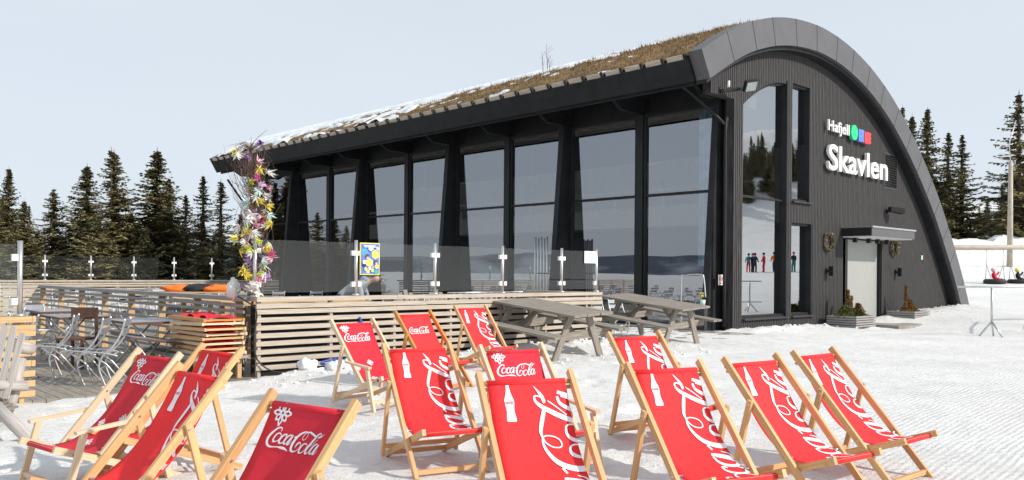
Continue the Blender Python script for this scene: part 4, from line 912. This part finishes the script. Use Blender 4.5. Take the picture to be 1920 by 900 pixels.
# ---------------------------------------------------------------- birch-twig bundle hung with feathers, at the deck corner
ft = empty('feather_tree', 'tall bundle of birch twigs hung with coloured feathers at the deck corner', 'decoration', mw=BM @ Matrix.Translation((DU-.02, DV+.30, 0)))
rr = random.Random(21); inv_ft = ft.matrix_world.inverted() if False else (BM @ Matrix.Translation((DU-.02, DV+.30, 0))).inverted()
def fpnt(px_, py_, y=11.85):
    c_, s_ = math.cos(ROLL), math.sin(ROLL); a = (px_-960)/FPX; b_ = -(py_-512)/FPX
    return inv_ft @ Vector(((a*c_-b_*s_)*y, y, EYE+(a*s_+b_*c_)*y))
axis_px = [(484, 556), (482, 500), (478, 440), (472, 380), (470, 330), (469, 290), (471, 272)]
AX = [fpnt(*p) for p in axis_px]
MB().tube(cat_rom([tuple(Vector((0, 0, 0)) if i == 0 else p) for i, p in enumerate(AX)], 4), .018, 7).build('stem', 'twig', ft)
tw = MB()
def halfw(t): return lerp_tab(t, [(0, .14), (.2, .22), (.45, .27), (.7, .20), (.85, .08), (1, .04)])
for k in range(420):
    t = rr.random()*.74; i = t*(len(AX)-1); a = AX[int(i)].lerp(AX[min(int(i)+1, len(AX)-1)], i-int(i)); w_ = halfw(t)
    p = a+Vector((rr.gauss(0, .35), rr.gauss(0, .35), 0))*w_*.8; L = rr.uniform(.22, .5); d = Vector((rr.gauss(0, .28), rr.gauss(0, .28), 1)).normalized()*L; bend = Vector((rr.gauss(0, .08), rr.gauss(0, .08), 0))
    tw.tube([p, p+d*.5+bend, p+d+bend*.4], [.0038, .003, .0014], 3, cap=False)
for k in range(38):
    a = AX[-1]; th = rr.uniform(0, 6.28); L = rr.uniform(.10, .36); d = Vector((math.cos(th), math.sin(th), rr.uniform(-.45, .25)))*L
    tw.tube([a-Vector((0, 0, .08)), a+d*.5+Vector((0, 0, .03)), a+d], [.005, .003, .0015], 3, cap=False)
tw.tube([AX[-1], AX[-1]+Vector((.1, 0, .12)), fpnt(501, 243)], [.006, .004, .002], 4)
tw.build('twigs', 'twig', ft)
FE = [('f_yellow', 441, 285, 1.1), ('f_white', 447, 291, 1.0), ('f_lilac', 462, 293, 1.1), ('f_purple', 489, 268, .9), ('f_pink', 487, 305, 1.0), ('f_yellow', 486, 320, 1.1), ('f_white', 507, 325, 1.2), ('f_magenta', 484, 333, .9), ('f_lime', 470, 340, 1), ('f_lime', 469, 352, 1),
      ('f_white', 462, 360, 1.1), ('f_aqua', 483, 362, 1), ('f_white', 500, 367, 1.3), ('f_yellow', 486, 378, 1.1), ('f_aqua', 460, 380, 1.2), ('f_yellow', 504, 386, 1), ('f_lime', 470, 388, .9), ('f_magenta', 470, 400, 1), ('f_white', 470, 411, 1.3), ('f_magenta', 491, 411, .9), ('f_aqua', 503, 408, 1.2), ('f_yellow', 505, 420, 1.1),
      ('f_pink', 481, 421, 1), ('f_white', 446, 428, 1.3), ('f_white', 459, 437, 1.3), ('f_yellow', 466, 434, 1.1), ('f_white', 477, 440, 1.3), ('f_yellow', 440, 447, 1.2), ('f_pink', 464, 460, 1), ('f_yellow', 455, 468, 1.1), ('f_lime', 468, 468, 1.1), ('f_white', 489, 470, 1.2), ('f_yellow', 502, 468, 1.2), ('f_magenta', 509, 477, 1.1), ('f_pink', 506, 486, 1),
      ('f_lilac', 468, 488, 1.3), ('f_aqua', 496, 490, 1), ('f_white', 492, 500, 1.1), ('f_yellow', 456, 505, 1), ('f_yellow', 462, 513, 1), ('f_yellow', 467, 520, 1.2), ('f_white', 492, 515, 1.2), ('f_lilac', 502, 520, 1.2), ('f_magenta', 486, 524, .8), ('f_white', 470, 540, 1.2), ('f_white', 484, 550, 1), ('f_pink', 462, 450, 1), ('f_white', 483, 455, 1.1)]
FE += [(rr.choice(['f_white', 'f_white', 'f_yellow', 'f_pink', 'f_white', 'f_lime', 'f_lilac']), 478+rr.uniform(-22, 26), 345+rr.random()*205, rr.uniform(.7, 1.05)) for _ in range(34)]
for (m_, px_, py_, k_) in FE:
    c_ = fpnt(px_, py_, 11.75+rr.uniform(-.12, .1)); b = MB(); dd = Vector((rr.gauss(0, 1), rr.gauss(0, 1), rr.gauss(-.2, .7))).normalized()
    for j in range(44):
        d = (dd+Vector((rr.gauss(0, .45), rr.gauss(0, .45), rr.gauss(0, .45)))).normalized()*rr.uniform(.055, .135)*k_; s_ = d.cross(Vector((rr.gauss(0, 1), rr.gauss(0, 1), rr.gauss(0, 1)))).normalized()*.010*k_
        p = c_-dd*.05*k_; b.poly([p, p+d*.5+s_, p+d, p+d*.55-s_])
    b.build('feather', m_, ft)
wf = empty('white_bag', 'crumpled white bag at the foot of the feathered corner', 'bag', mw=BM @ Matrix.Translation((DU-.1, DV+.42, 1.16))); MB().blob((0, 0, .08), (.09, .1, .14), 14, 9, jit=.6).build('bag', 'white', wf)

# ---------------------------------------------------------------- people
def figure(J, Ed, Rd, regions, name, parent=None, sub=2):
    """J joints dict, Ed edges, Rd radii; regions: list of (material, [bones]) ; one continuous skinned mesh"""
    names = list(J); me = bpy.data.meshes.new(name); me.from_pydata([J[n] for n in names], [(names.index(a), names.index(b)) for a, b in Ed], []); o = bpy.data.objects.new(name, me); COL.objects.link(o)
    md = o.modifiers.new('s', 'SKIN'); me.skin_vertices.new() if not me.skin_vertices else None
    for i, n in enumerate(names):
        r = Rd[n]; me.skin_vertices[0].data[i].radius = (r, r) if not isinstance(r, tuple) else r; me.skin_vertices[0].data[i].use_root = (i == 0)
    md.use_smooth_shade = True; sb = o.modifiers.new('b', 'SUBSURF'); sb.levels = sub; sb.render_levels = sub
    bpy.context.view_layer.update(); me2 = bpy.data.meshes.new_from_object(o.evaluated_get(bpy.context.evaluated_depsgraph_get())); bpy.data.objects.remove(o)
    me2.name = name; me2.materials.clear()
    for m_, _ in regions: me2.materials.append(M[m_])
    segs = [(k, Vector(J[a]), Vector(J[b])) for k, (m_, bones) in enumerate(regions) for a, b in bones]
    for p in me2.polygons:
        c = p.center; best = min(segs, key=lambda s: (c-(s[1]+(s[2]-s[1])*max(0, min(1, (c-s[1]).dot(s[2]-s[1])/max(1e-6, (s[2]-s[1]).length_squared))))).length); p.material_index = best[0]; p.use_smooth = True
    q = bpy.data.objects.new(name, me2); COL.objects.link(q)
    if parent: q.parent = parent
    return q
# bending person on the deck, facing right
pp = empty('person', 'person in a grey hooded top bending forward behind the glass below the poster', 'person', loc=(-2.97, 16.2, .13), rz=0)
J = dict(pel=(-.42, .1, .80), sp=(-.25, .08, .95), ch=(.02, .05, 1.12), nk=(.17, .03, 1.20), hd=(.30, .02, 1.27), hd2=(.37, .02, 1.20), shL=(.02, -.16, 1.08), shR=(.02, .22, 1.08), elL=(.08, -.20, .82), haL=(.22, -.18, .62), elR=(.12, .24, .82), haR=(.26, .2, .62),
         hpL=(-.44, -.02, .78), hpR=(-.44, .22, .78), knL=(-.36, -.03, .45), knR=(-.40, .24, .45), anL=(-.46, -.03, .08), anR=(-.5, .24, .08), toL=(-.32, -.03, .04), toR=(-.36, .24, .04))
for k in ('L', 'R'):
    hx, hy, hz = J['ha'+k]
    for f_ in range(5): J[f'f{f_}{k}'] = (hx+.05+.008*f_, hy-.035+.018*f_, hz-.05-.01*(2-abs(f_-2))); J[f'g{f_}{k}'] = (hx+.06+.008*f_, hy-.04+.02*f_, hz-.085-.012*(2-abs(f_-2)))
Ed = [('pel', 'sp'), ('sp', 'ch'), ('ch', 'nk'), ('nk', 'hd'), ('hd', 'hd2')]+[e for k in 'LR' for e in [('ch', 'sh'+k), ('sh'+k, 'el'+k), ('el'+k, 'ha'+k), ('pel', 'hp'+k), ('hp'+k, 'kn'+k), ('kn'+k, 'an'+k), ('an'+k, 'to'+k)]+[('ha'+k, f'f{f_}{k}') for f_ in range(5)]+[(f'f{f_}{k}', f'g{f_}{k}') for f_ in range(5)]]
Rd = dict(pel=.15, sp=.15, ch=.16, nk=.065, hd=.095, hd2=.075); 
for k in 'LR': Rd.update({'sh'+k: .08, 'el'+k: .055, 'ha'+k: .035, 'hp'+k: .10, 'kn'+k: .07, 'an'+k: .05, 'to'+k: .04}); Rd.update({f'{c}{f_}{k}': .009 for f_ in range(5) for c in 'fg'})
figure(J, Ed, Rd, [('c_grey', [('pel', 'sp'), ('sp', 'ch'), ('ch', 'nk')]+[e for k in 'LR' for e in [('ch', 'sh'+k), ('sh'+k, 'el'+k), ('el'+k, 'ha'+k)]]), ('skin', [('nk', 'hd'), ('hd', 'hd2')]+[('ha'+k, f'g{f_}{k}') for k in 'LR' for f_ in range(5)]), ('c_navy', [e for k in 'LR' for e in [('pel', 'hp'+k), ('hp'+k, 'kn'+k), ('kn'+k, 'an'+k), ('an'+k, 'to'+k)]])], 'body', pp)
MB().blob((.27, .02, 1.33), (.115, .10, .085), 16, 10, jit=.2).build('hair', 'hair', pp); MB().blob((.43, -.035, 1.235), .012).blob((.43, .06, 1.235), .012).build('eyes', 'c_black', pp); MB().blob((.45, .015, 1.20), (.02, .016, .018)).build('nose', 'skin', pp)
MB().bar((.44, -.01, 1.165), (.44, .04, 1.165), .012, .008).build('mouth', 'f_magenta', pp)
MB().blob((.10, .04, 1.22), (.12, .13, .07), 14, 8, jit=.3).build('hood', 'c_grey', pp)
# skiers waiting off to the right (they show in the gable windows)
def skier(x, y, rz, jacket, pants, label):
    t = empty('person', label, 'person', loc=(x, y, G(x, y)), rz=rz, group='skiers queueing, mirrored in the gable windows')
    J = dict(pel=(0, 0, .92), ch=(0, .02, 1.30), nk=(0, .02, 1.47), hd=(0, .04, 1.60), hd2=(0, .05, 1.70)); Ed = [('pel', 'ch'), ('ch', 'nk'), ('nk', 'hd'), ('hd', 'hd2')]; Rd = dict(pel=.15, ch=.17, nk=.06, hd=.10, hd2=.08)
    for k, s in (('L', -1), ('R', 1)):
        J.update({'sh'+k: (s*.19, .02, 1.38), 'el'+k: (s*.27, .05, 1.12), 'ha'+k: (s*.25, .22, .95), 'hp'+k: (s*.10, 0, .86), 'kn'+k: (s*.12, .05, .48), 'an'+k: (s*.13, 0, .08), 'to'+k: (s*.13, .16, .05)})
        Ed += [('ch', 'sh'+k), ('sh'+k, 'el'+k), ('el'+k, 'ha'+k), ('pel', 'hp'+k), ('hp'+k, 'kn'+k), ('kn'+k, 'an'+k), ('an'+k, 'to'+k)]; Rd.update({'sh'+k: .09, 'el'+k: .065, 'ha'+k: .05, 'hp'+k: .10, 'kn'+k: .08, 'an'+k: .07, 'to'+k: .06})
    figure(J, Ed, Rd, [(jacket, [('pel', 'ch'), ('ch', 'nk'), ('sh'+'L', 'elL'), ('shR', 'elR'), ('elL', 'haL'), ('elR', 'haR'), ('ch', 'shL'), ('ch', 'shR')]), ('skin', [('nk', 'hd')]), (pants, [e for k in 'LR' for e in [('pel', 'hp'+k), ('hp'+k, 'kn'+k), ('kn'+k, 'an'+k), ('an'+k, 'to'+k)]])], 'body', t, 1)
    MB().blob((0, .03, 1.70), (.125, .14, .12), 12, 8).build('helmet', 'c_black' if jacket != 'c_black' else 'c_red', t)
sk = [('c_red', 'c_black'), ('c_black', 'c_teal'), ('c_teal', 'c_black'), ('c_navy', 'c_red'), ('c_black', 'c_black'), ('c_orange', 'c_navy'), ('c_red', 'c_red'), ('c_navy', 'c_black'), ('c_black', 'c_navy'), ('c_teal', 'c_red')]
nmx = {'c_red': 'red', 'c_black': 'black', 'c_teal': 'teal', 'c_navy': 'navy', 'c_orange': 'orange'}
for k, (j, p_) in enumerate(sk): skier(58+.9*k*.42+rr.uniform(-.4, .4), 39.8-1.15*k*.40+rr.uniform(-.4, .4), rr.uniform(0, 6), j, p_, f'skier in {nmx[j]} jacket and {nmx[p_]} trousers waiting in the queue mirrored in the gable window')

# ---------------------------------------------------------------- barriers, swing, snow bank, pole
def barrier(x, y, rz, L, label, lower=True):
    t = empty('tube_barrier', label, 'barrier', loc=(x, y, G(x, y)), rz=rz, group='steel tube barriers'); h = 1.25-0.0
    MB().tube([(-1.2, 0, h), (L, 0, h)], .024, 8).build('top_rail', 'alu', t)
    for xx in [0]+([L-.6] if L > 3 else []):
        p = MB().tube([(xx, 0, .32), (xx, 0, h)], .028, 8).build('upright', 'alu', t); b = MB()
        for a in (R(150), R(30), R(270)): b.tube([(xx, 0, .38), (xx+.30*math.cos(a), .30*math.sin(a), 0)], .024, 7)
        b.build('tripod_foot', 'alu', p)
    if lower: MB().tube([(0, 0, .42), (L, 0, .42)], .02, 7).build('lower_rail', 'alu', t)
barrier(12.1, 20.9, R(22), 4.2, 'grey steel tube barrier on a tripod foot right of the building')
barrier(14.6, 22.2, R(60), 4.5, 'grey steel barrier continuing beyond the right edge, mirrored in the gable window'); barrier(13.2, 15.5, R(70), 4.0, 'nearer grey steel barrier out of frame to the right, mirrored in the window')
sw = empty('swing_frame', 'long log beam of the swing set at the right edge', 'swing', loc=(24.2, 45, G(24.2, 45)))
g0 = G(24.2, 45); bz = 3.07-g0
MB().tube([(-3.6, 0, bz-.12), (0, 0, bz), (7, 0, bz+.10)], [.13, .14, .13], 12).build('beam', 'slat', sw)
for x in (-3.4, 6.8):
    for s in (-1, 1): MB().tube([(x, .0, bz), (x, s*1.0, -.1)], .10, 10).build('post', 'slat', sw)
def swing(x, label, cloth, kid):
    tz_ = 1.02-g0+.22
    t = empty('tyre_swing', label, 'swing', loc=(24.2+x, 45, g0), group='tyre swings on the log beam')
    MB().tube([(math.cos(a)*.42, math.sin(a)*.42, tz_) for a in np.linspace(0, 6.283, 21)[:-1]], .15, 10, closed=True).build('tyre', 'rubber', t)
    for sx in (-1, 1):
        for sy in (-1, 1): MB().tube([(sx*.35, sy*.3, tz_+.1), (sx*.45, 0, tz_+.9), (sx*.45, 0, bz)], .014, 5).build('chain', 'aludark', t)
    k_ = empty('person', kid, 'person', loc=(24.2+x, 45, g0+tz_-.02), rz=R(40)); J = dict(pel=(0, 0, .10), ch=(0, .05, .38), nk=(0, .05, .50), hd=(0, .07, .60), hd2=(0, .08, .68)); Ed = [('pel', 'ch'), ('ch', 'nk'), ('nk', 'hd'), ('hd', 'hd2')]; Rd = dict(pel=.13, ch=.13, nk=.05, hd=.10, hd2=.09)
    for k, s in (('L', -1), ('R', 1)):
        J.update({'sh'+k: (s*.14, .05, .43), 'el'+k: (s*.26, -.02, .40), 'ha'+k: (s*.34, -.10, .58), 'kn'+k: (s*.12, -.36, .14), 'an'+k: (s*.13, -.44, -.16), 'to'+k: (s*.14, -.54, -.20)}); Ed += [('ch', 'sh'+k), ('sh'+k, 'el'+k), ('el'+k, 'ha'+k), ('pel', 'kn'+k), ('kn'+k, 'an'+k), ('an'+k, 'to'+k)]; Rd.update({'sh'+k: .07, 'el'+k: .055, 'ha'+k: .045, 'kn'+k: .075, 'an'+k: .06, 'to'+k: .055})
    figure(J, Ed, Rd, [(cloth[0], [('pel', 'ch'), ('ch', 'nk'), ('ch', 'shL'), ('ch', 'shR'), ('shL', 'elL'), ('shR', 'elR'), ('elL', 'haL'), ('elR', 'haR')]), ('skin', [('nk', 'hd'), ('hd', 'hd2')]), (cloth[1], [('pel', 'knL'), ('pel', 'knR'), ('knL', 'anL'), ('knR', 'anR'), ('anL', 'toL'), ('anR', 'toR')])], 'body', k_, 1)
    MB().blob((0, .09, .66), (.12, .12, .11), 12, 8).build('hat', cloth[2], k_)
swing(2.0, 'black tyre swing with the child in red, left one on the beam', ('c_red', 'c_red', 'f_pink'), 'child in red snowsuit and pink hat sitting on the left tyre swing')
swing(3.3, 'black tyre swing at the right edge of the photo', ('c_black', 'c_black', 'f_yellow'), 'child in dark suit and yellow hat on the right tyre swing')
up_ = empty('lamp_post', 'tall weathered wooden pole standing by the snow bank at the right', 'pole', loc=(33.6, 56, G(33.6, 56)-.3)); MB().tube([(0, 0, 0), (.02, 0, 7.4)], [.19, .13], 12).build('pole', 'slat', up_); MB().tube([(.02, 0, 7.2), (-.1, 0, 8.6), (.35, 0, 10.2)], .03, 6).build('bracket', 'alu', up_)

# ---------------------------------------------------------------- spruces
def spruce_mesh(seed, H, Rb, dens=1.0, bare=.06, ragged=.25, mats='needle', double=False):
    rr = random.Random(seed); b = MB(); tops = [(0, 0, H)]
    if double: tops.append((.55, .1, H*.97))
    tk = MB(); tk.tube([(0, 0, -.8), (0, 0, H*.5), (tops[0][0], tops[0][1], H)], [.17*H/9, .10*H/9, .015], 8); z = bare*H
    if double: tk.tube([(0, 0, H*.5), (.5, .1, H*.7), tops[1]], [.06, .05, .015], 6)
    while z < H*.995:
        t = z/H; nb = int((6 if t > .6 else 8)*dens)+rr.randint(0, 1); Lm = Rb*(1-t)**1.0*(.85 if t < .12 else 1)+.05
        for k in range(nb):
            a = rr.uniform(0, 6.28); L = Lm*rr.uniform(1-ragged*1.6, 1+ragged*.5)*(.55 if rr.random() < .12 else 1); zz = z+rr.uniform(-.1, .1); droop = rr.uniform(.10, .38)*(1.25-t); n = max(3, int(L/.15)); ca, sa = math.cos(a), math.sin(a); cx, cy = (0, 0)
            if double and t > .62 and rr.random() < .5: cx, cy = .5*(t-.5)/.5, .1
            for i in range(n+1):
                f = i/n; x = f*L; y = -droop*L*math.sin(f*2.3)*.9+.10*L*f*f*1.5; p = Vector((cx+ca*x, cy+sa*x, zz+y)); w = (.08+.33*L*(1-f*.65))*rr.uniform(.6, 1.25)
                for s in (-1, 1):
                    for _ in range(2 if rr.random() < .6 else 1):
                        d = Vector((ca*.75-sa*s*rr.uniform(.5, 1.2), sa*.75+ca*s*rr.uniform(.5, 1.2), rr.uniform(-.75, .12))).normalized(); q = p+d*w; sd = Vector((-d.y, d.x, rr.uniform(-.6, .6)))*rr.uniform(.05, .085)
                        b.poly([p-sd*.3, p+d*w*.45+sd, q, p+d*w*.45-sd])
                if rr.random() < .5: d = Vector((rr.gauss(0, .3), rr.gauss(0, .3), -1))*rr.uniform(.10, .26); sd = Vector((rr.gauss(0, 1), rr.gauss(0, 1), 0)).normalized()*.04; b.poly([p-sd, p+sd, p+d])
        z += (.24 if t < .8 else .17)*(1.0/max(dens, .6))**.5*H/9*rr.uniform(.8, 1.2)
    for tp in tops: b.poly([(tp[0]-.03, tp[1], H-.3), (tp[0]+.03, tp[1], H-.3), (tp[0], tp[1], H+.25)]); b.poly([(tp[0], tp[1]-.03, H-.3), (tp[0], tp[1]+.03, H-.3), (tp[0], tp[1], H+.25)])
    r = bpy.data.objects.new('spruce_tree', None); COL.objects.link(r); c = b.build('crown', mats, r); tk.build('trunk', 'bark', r); return r
SPR = {}
SPEC = {'full': (1, 9, 2.6, 1.5, .05, .25, 'needle', False), 'full2': (2, 9, 2.3, 1.4, .05, .3, 'needle', False), 'pale': (3, 9, 2.9, 1.25, .08, .35, 'needle2', False), 'thin': (4, 9, 1.7, .9, .10, .4, 'needle2', False), 'thin2': (5, 9, 1.8, 1.05, .12, .35, 'needle', False), 'twin': (6, 9, 2.5, 1.45, .05, .35, 'needle2', True), 'sparse': (7, 9, 2.4, .85, .14, .45, 'needle', False)}
def spruce(kind, x, y, h, rz, label, group, wid=1.0, z=None):
    if kind not in SPR: SPR[kind] = o = spruce_mesh(*SPEC[kind])
    else: o = dup(SPR[kind])
    s = h/9; o.location = (x, y, (G(x, y) if z is None else z)-.05); o.rotation_euler = (0, 0, rz); o.scale = (s*wid, s*wid, s); tag(o, label, 'spruce', group)
def at(px_, y): return (px_-960)/FPX*y
def hgt(px_, py_, y): return EYE+((512+(px_-960)*.00785)-py_)*y/FPX
gL = 'spruces behind the deck'
for (kind, px_, py_, y, wid, lab) in [
    ('full2', 15, 315, 46, .9, 'spruce at the left edge of the photo behind the deck'), ('full', 44, 374, 42, 1.0, 'shorter dark spruce right of the leftmost one'), ('pale', 100, 355, 46, 1.25, 'pale bushy spruce with a wide crown left of the tall pair'),
    ('full', 162, 308, 48, 1.05, 'dark slim-topped spruce left of the twin-topped one'), ('twin', 212, 282, 44, 1.1, 'twin-topped spruce, tallest of the left half of the wood'), ('full', 293, 279, 45, 1.15, 'tall pointed spruce in the middle of the left wood'),
    ('full2', 316, 333, 48, .9, 'slim spruce leaning on the right side of the tall pointed one'), ('thin2', 347, 366, 44, 1.1, 'small airy spruce right of the tall group'), ('thin2', 380, 331, 43, 1.15, 'dark airy spruce with sky showing through, second left of the building'),
    ('thin', 413, 338, 42, 1.3, 'pale airy spruce next to the building corner'), ('full2', 130, 420, 52, 1.0, 'low dark spruce filling the gap left of the slim-topped one'), ('pale', 185, 400, 40, 1.2, 'pale lower spruce before the twin-topped one'),
    ('full', 245, 395, 50, 1.3, 'dark lower spruce between the twin-topped and tall pointed ones'), ('pale', 330, 430, 50, 1.3, 'low pale spruce below the slim leaning one'), ('full', 70, 430, 50, 1.3, 'low dark spruce below the pale bushy one'),
    ('pale', 20, 440, 40, 1.4, 'low pale spruce in front at the left edge'), ('sparse', 400, 440, 55, 1.5, 'low sparse spruce far behind the airy pair'), ('full2', 270, 430, 40, 1.4, 'low broad spruce before the tall pointed one'), ('full2', 450, 400, 52, 1.2, 'dark spruce mostly hidden behind the feathered corner'), ('pale', -20, 360, 44, 1.2, 'spruce cut off by the left edge of the photo')]:
    spruce(kind, at(px_, y), y, hgt(px_, py_, y), random.uniform(0, 6.28), lab, gL, wid*1.38, z=0)
gR = 'spruces right of the building'
for (kind, px_, py_, y, wid, lab) in [
    ('full2', 1690, 200, 76, .7, 'spruce tip rising just over the arched roof edge'), ('full', 1708, 215, 74, .7, 'spruce tip second beside the arched roof edge'), ('full2', 1737, 203, 70, .85, 'tall spruce standing closest to the right side of the arch'), ('thin2', 1776, 250, 68, 1.05, 'slim spruce right of the tall one by the arch'),
    ('thin2', 1802, 254, 70, 1.05, 'airy spruce with long side branches right of the slim one'), ('full', 1850, 374, 84, 1.1, 'small far spruce left of the wooden pole'), ('full2', 1835, 385, 90, 1.1, 'smallest far spruce in the gap between the groups'), ('full2', 1878, 345, 78, 1.15, 'spruce standing directly behind the wooden pole'),
    ('sparse', 1908, 172, 66, 1.05, 'tallest ragged spruce at the right edge of the photo'), ('pale', 1760, 380, 66, 1.2, 'low spruce before the pair right of the arch'), ('full', 1820, 420, 72, 1.3, 'low dark spruce behind the snow bank left of the gap'), ('full', 1865, 420, 70, 1.3, 'low dark spruce behind the snow bank right of the gap'), ('full2', 1900, 400, 74, 1.4, 'dense low spruce behind the right tyre swing'), ('full', 1790, 430, 75, 1.4, 'dense low spruce behind the left end of the log beam'), ('full', 1925, 300, 80, 1.2, 'dark spruce cut by the right edge behind the ragged one')]:
    x = at(px_, y); g_ = G(x, y); spruce(kind, x, y, hgt(px_, py_, y)-g_, random.uniform(0, 6.28), lab, gR, wid*1.4)
# woods to the right and left of the camera, seen mirrored in the windows
gM = 'spruces mirrored in the windows'
kk = list(SPEC); rr = random.Random(77)
for k in range(84):
    x = 128+rr.uniform(-6, 14); y = 36+k*.5+rr.uniform(-2, 2); spruce(kk[k % 3], x, y, rr.uniform(4.5, 7.5), rr.uniform(0, 6), 'dark spruce of the hilltop wood mirrored in the gable window', gM)
for k in range(26):
    x = -75+rr.uniform(-12, 10); y = 84+k*1.6; spruce(kk[k % 7], x, y, rr.uniform(7, 12), rr.uniform(0, 6), 'spruce of the left wood mirrored in the far deck windows', gM, z=0)
# far hills
hb = MB(); n = 60
for j in range(n):
    a0 = R(100+150*j/n); 
    for rr_, hh in ((3600, 0), (3900, 1), (4600, 0)):
        h_ = (90+60*mn.noise(Vector((j*.16, 1, 0)))+25*mn.noise(Vector((j*.6, 4, 0))))*hh - 3
        hb.v.append(Vector((math.cos(a0)*rr_, math.sin(a0)*rr_, h_)))
for j in range(n-1):
    for k in range(2): hb.face([j*3+k, j*3+k+1, (j+1)*3+k+1, (j+1)*3+k], None, 0, True)
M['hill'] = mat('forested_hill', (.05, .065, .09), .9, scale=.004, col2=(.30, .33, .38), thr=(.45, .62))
tag(hb.build('distant_hills', 'hill'), kind='structure')

# loose snow crumbs along the deck wall, the picnic tables and the building
rr = random.Random(31); cr_ = MB()
for k in range(820):
    m_ = rr.random()
    if m_ < .35: u, v = rr.uniform(DU+.2, DU+7.3), DV-abs(rr.gauss(.25, .25))-.06
    elif m_ < .6: u, v = rr.uniform(.2, 16), -abs(rr.gauss(.1, .5))-.05
    elif m_ < .8: u, v = rr.uniform(-11.5, -6), rr.uniform(-3.6, -1.4)
    elif m_ < .9: u, v = rr.uniform(-17, -10), rr.uniform(-2.6, -1.7)
    else: continue
    if 6.3 < u < 9.4: continue
    q = bw(u, v); r = .010+.030*rr.random()**3
    if v > DV-.05 and u < -7: continue
    cr_.blob((q.x, q.y, Gd(q.x, q.y)+r*.3), (r*rr.uniform(.8, 1.5), r*rr.uniform(.8, 1.4), r*.8), 6, 4, jit=.5)
tag(cr_.build('snow_crumbs', 'clean_snow'), 'loose crumbs of snow scattered along the deck wall and building', 'snow', kind='stuff')
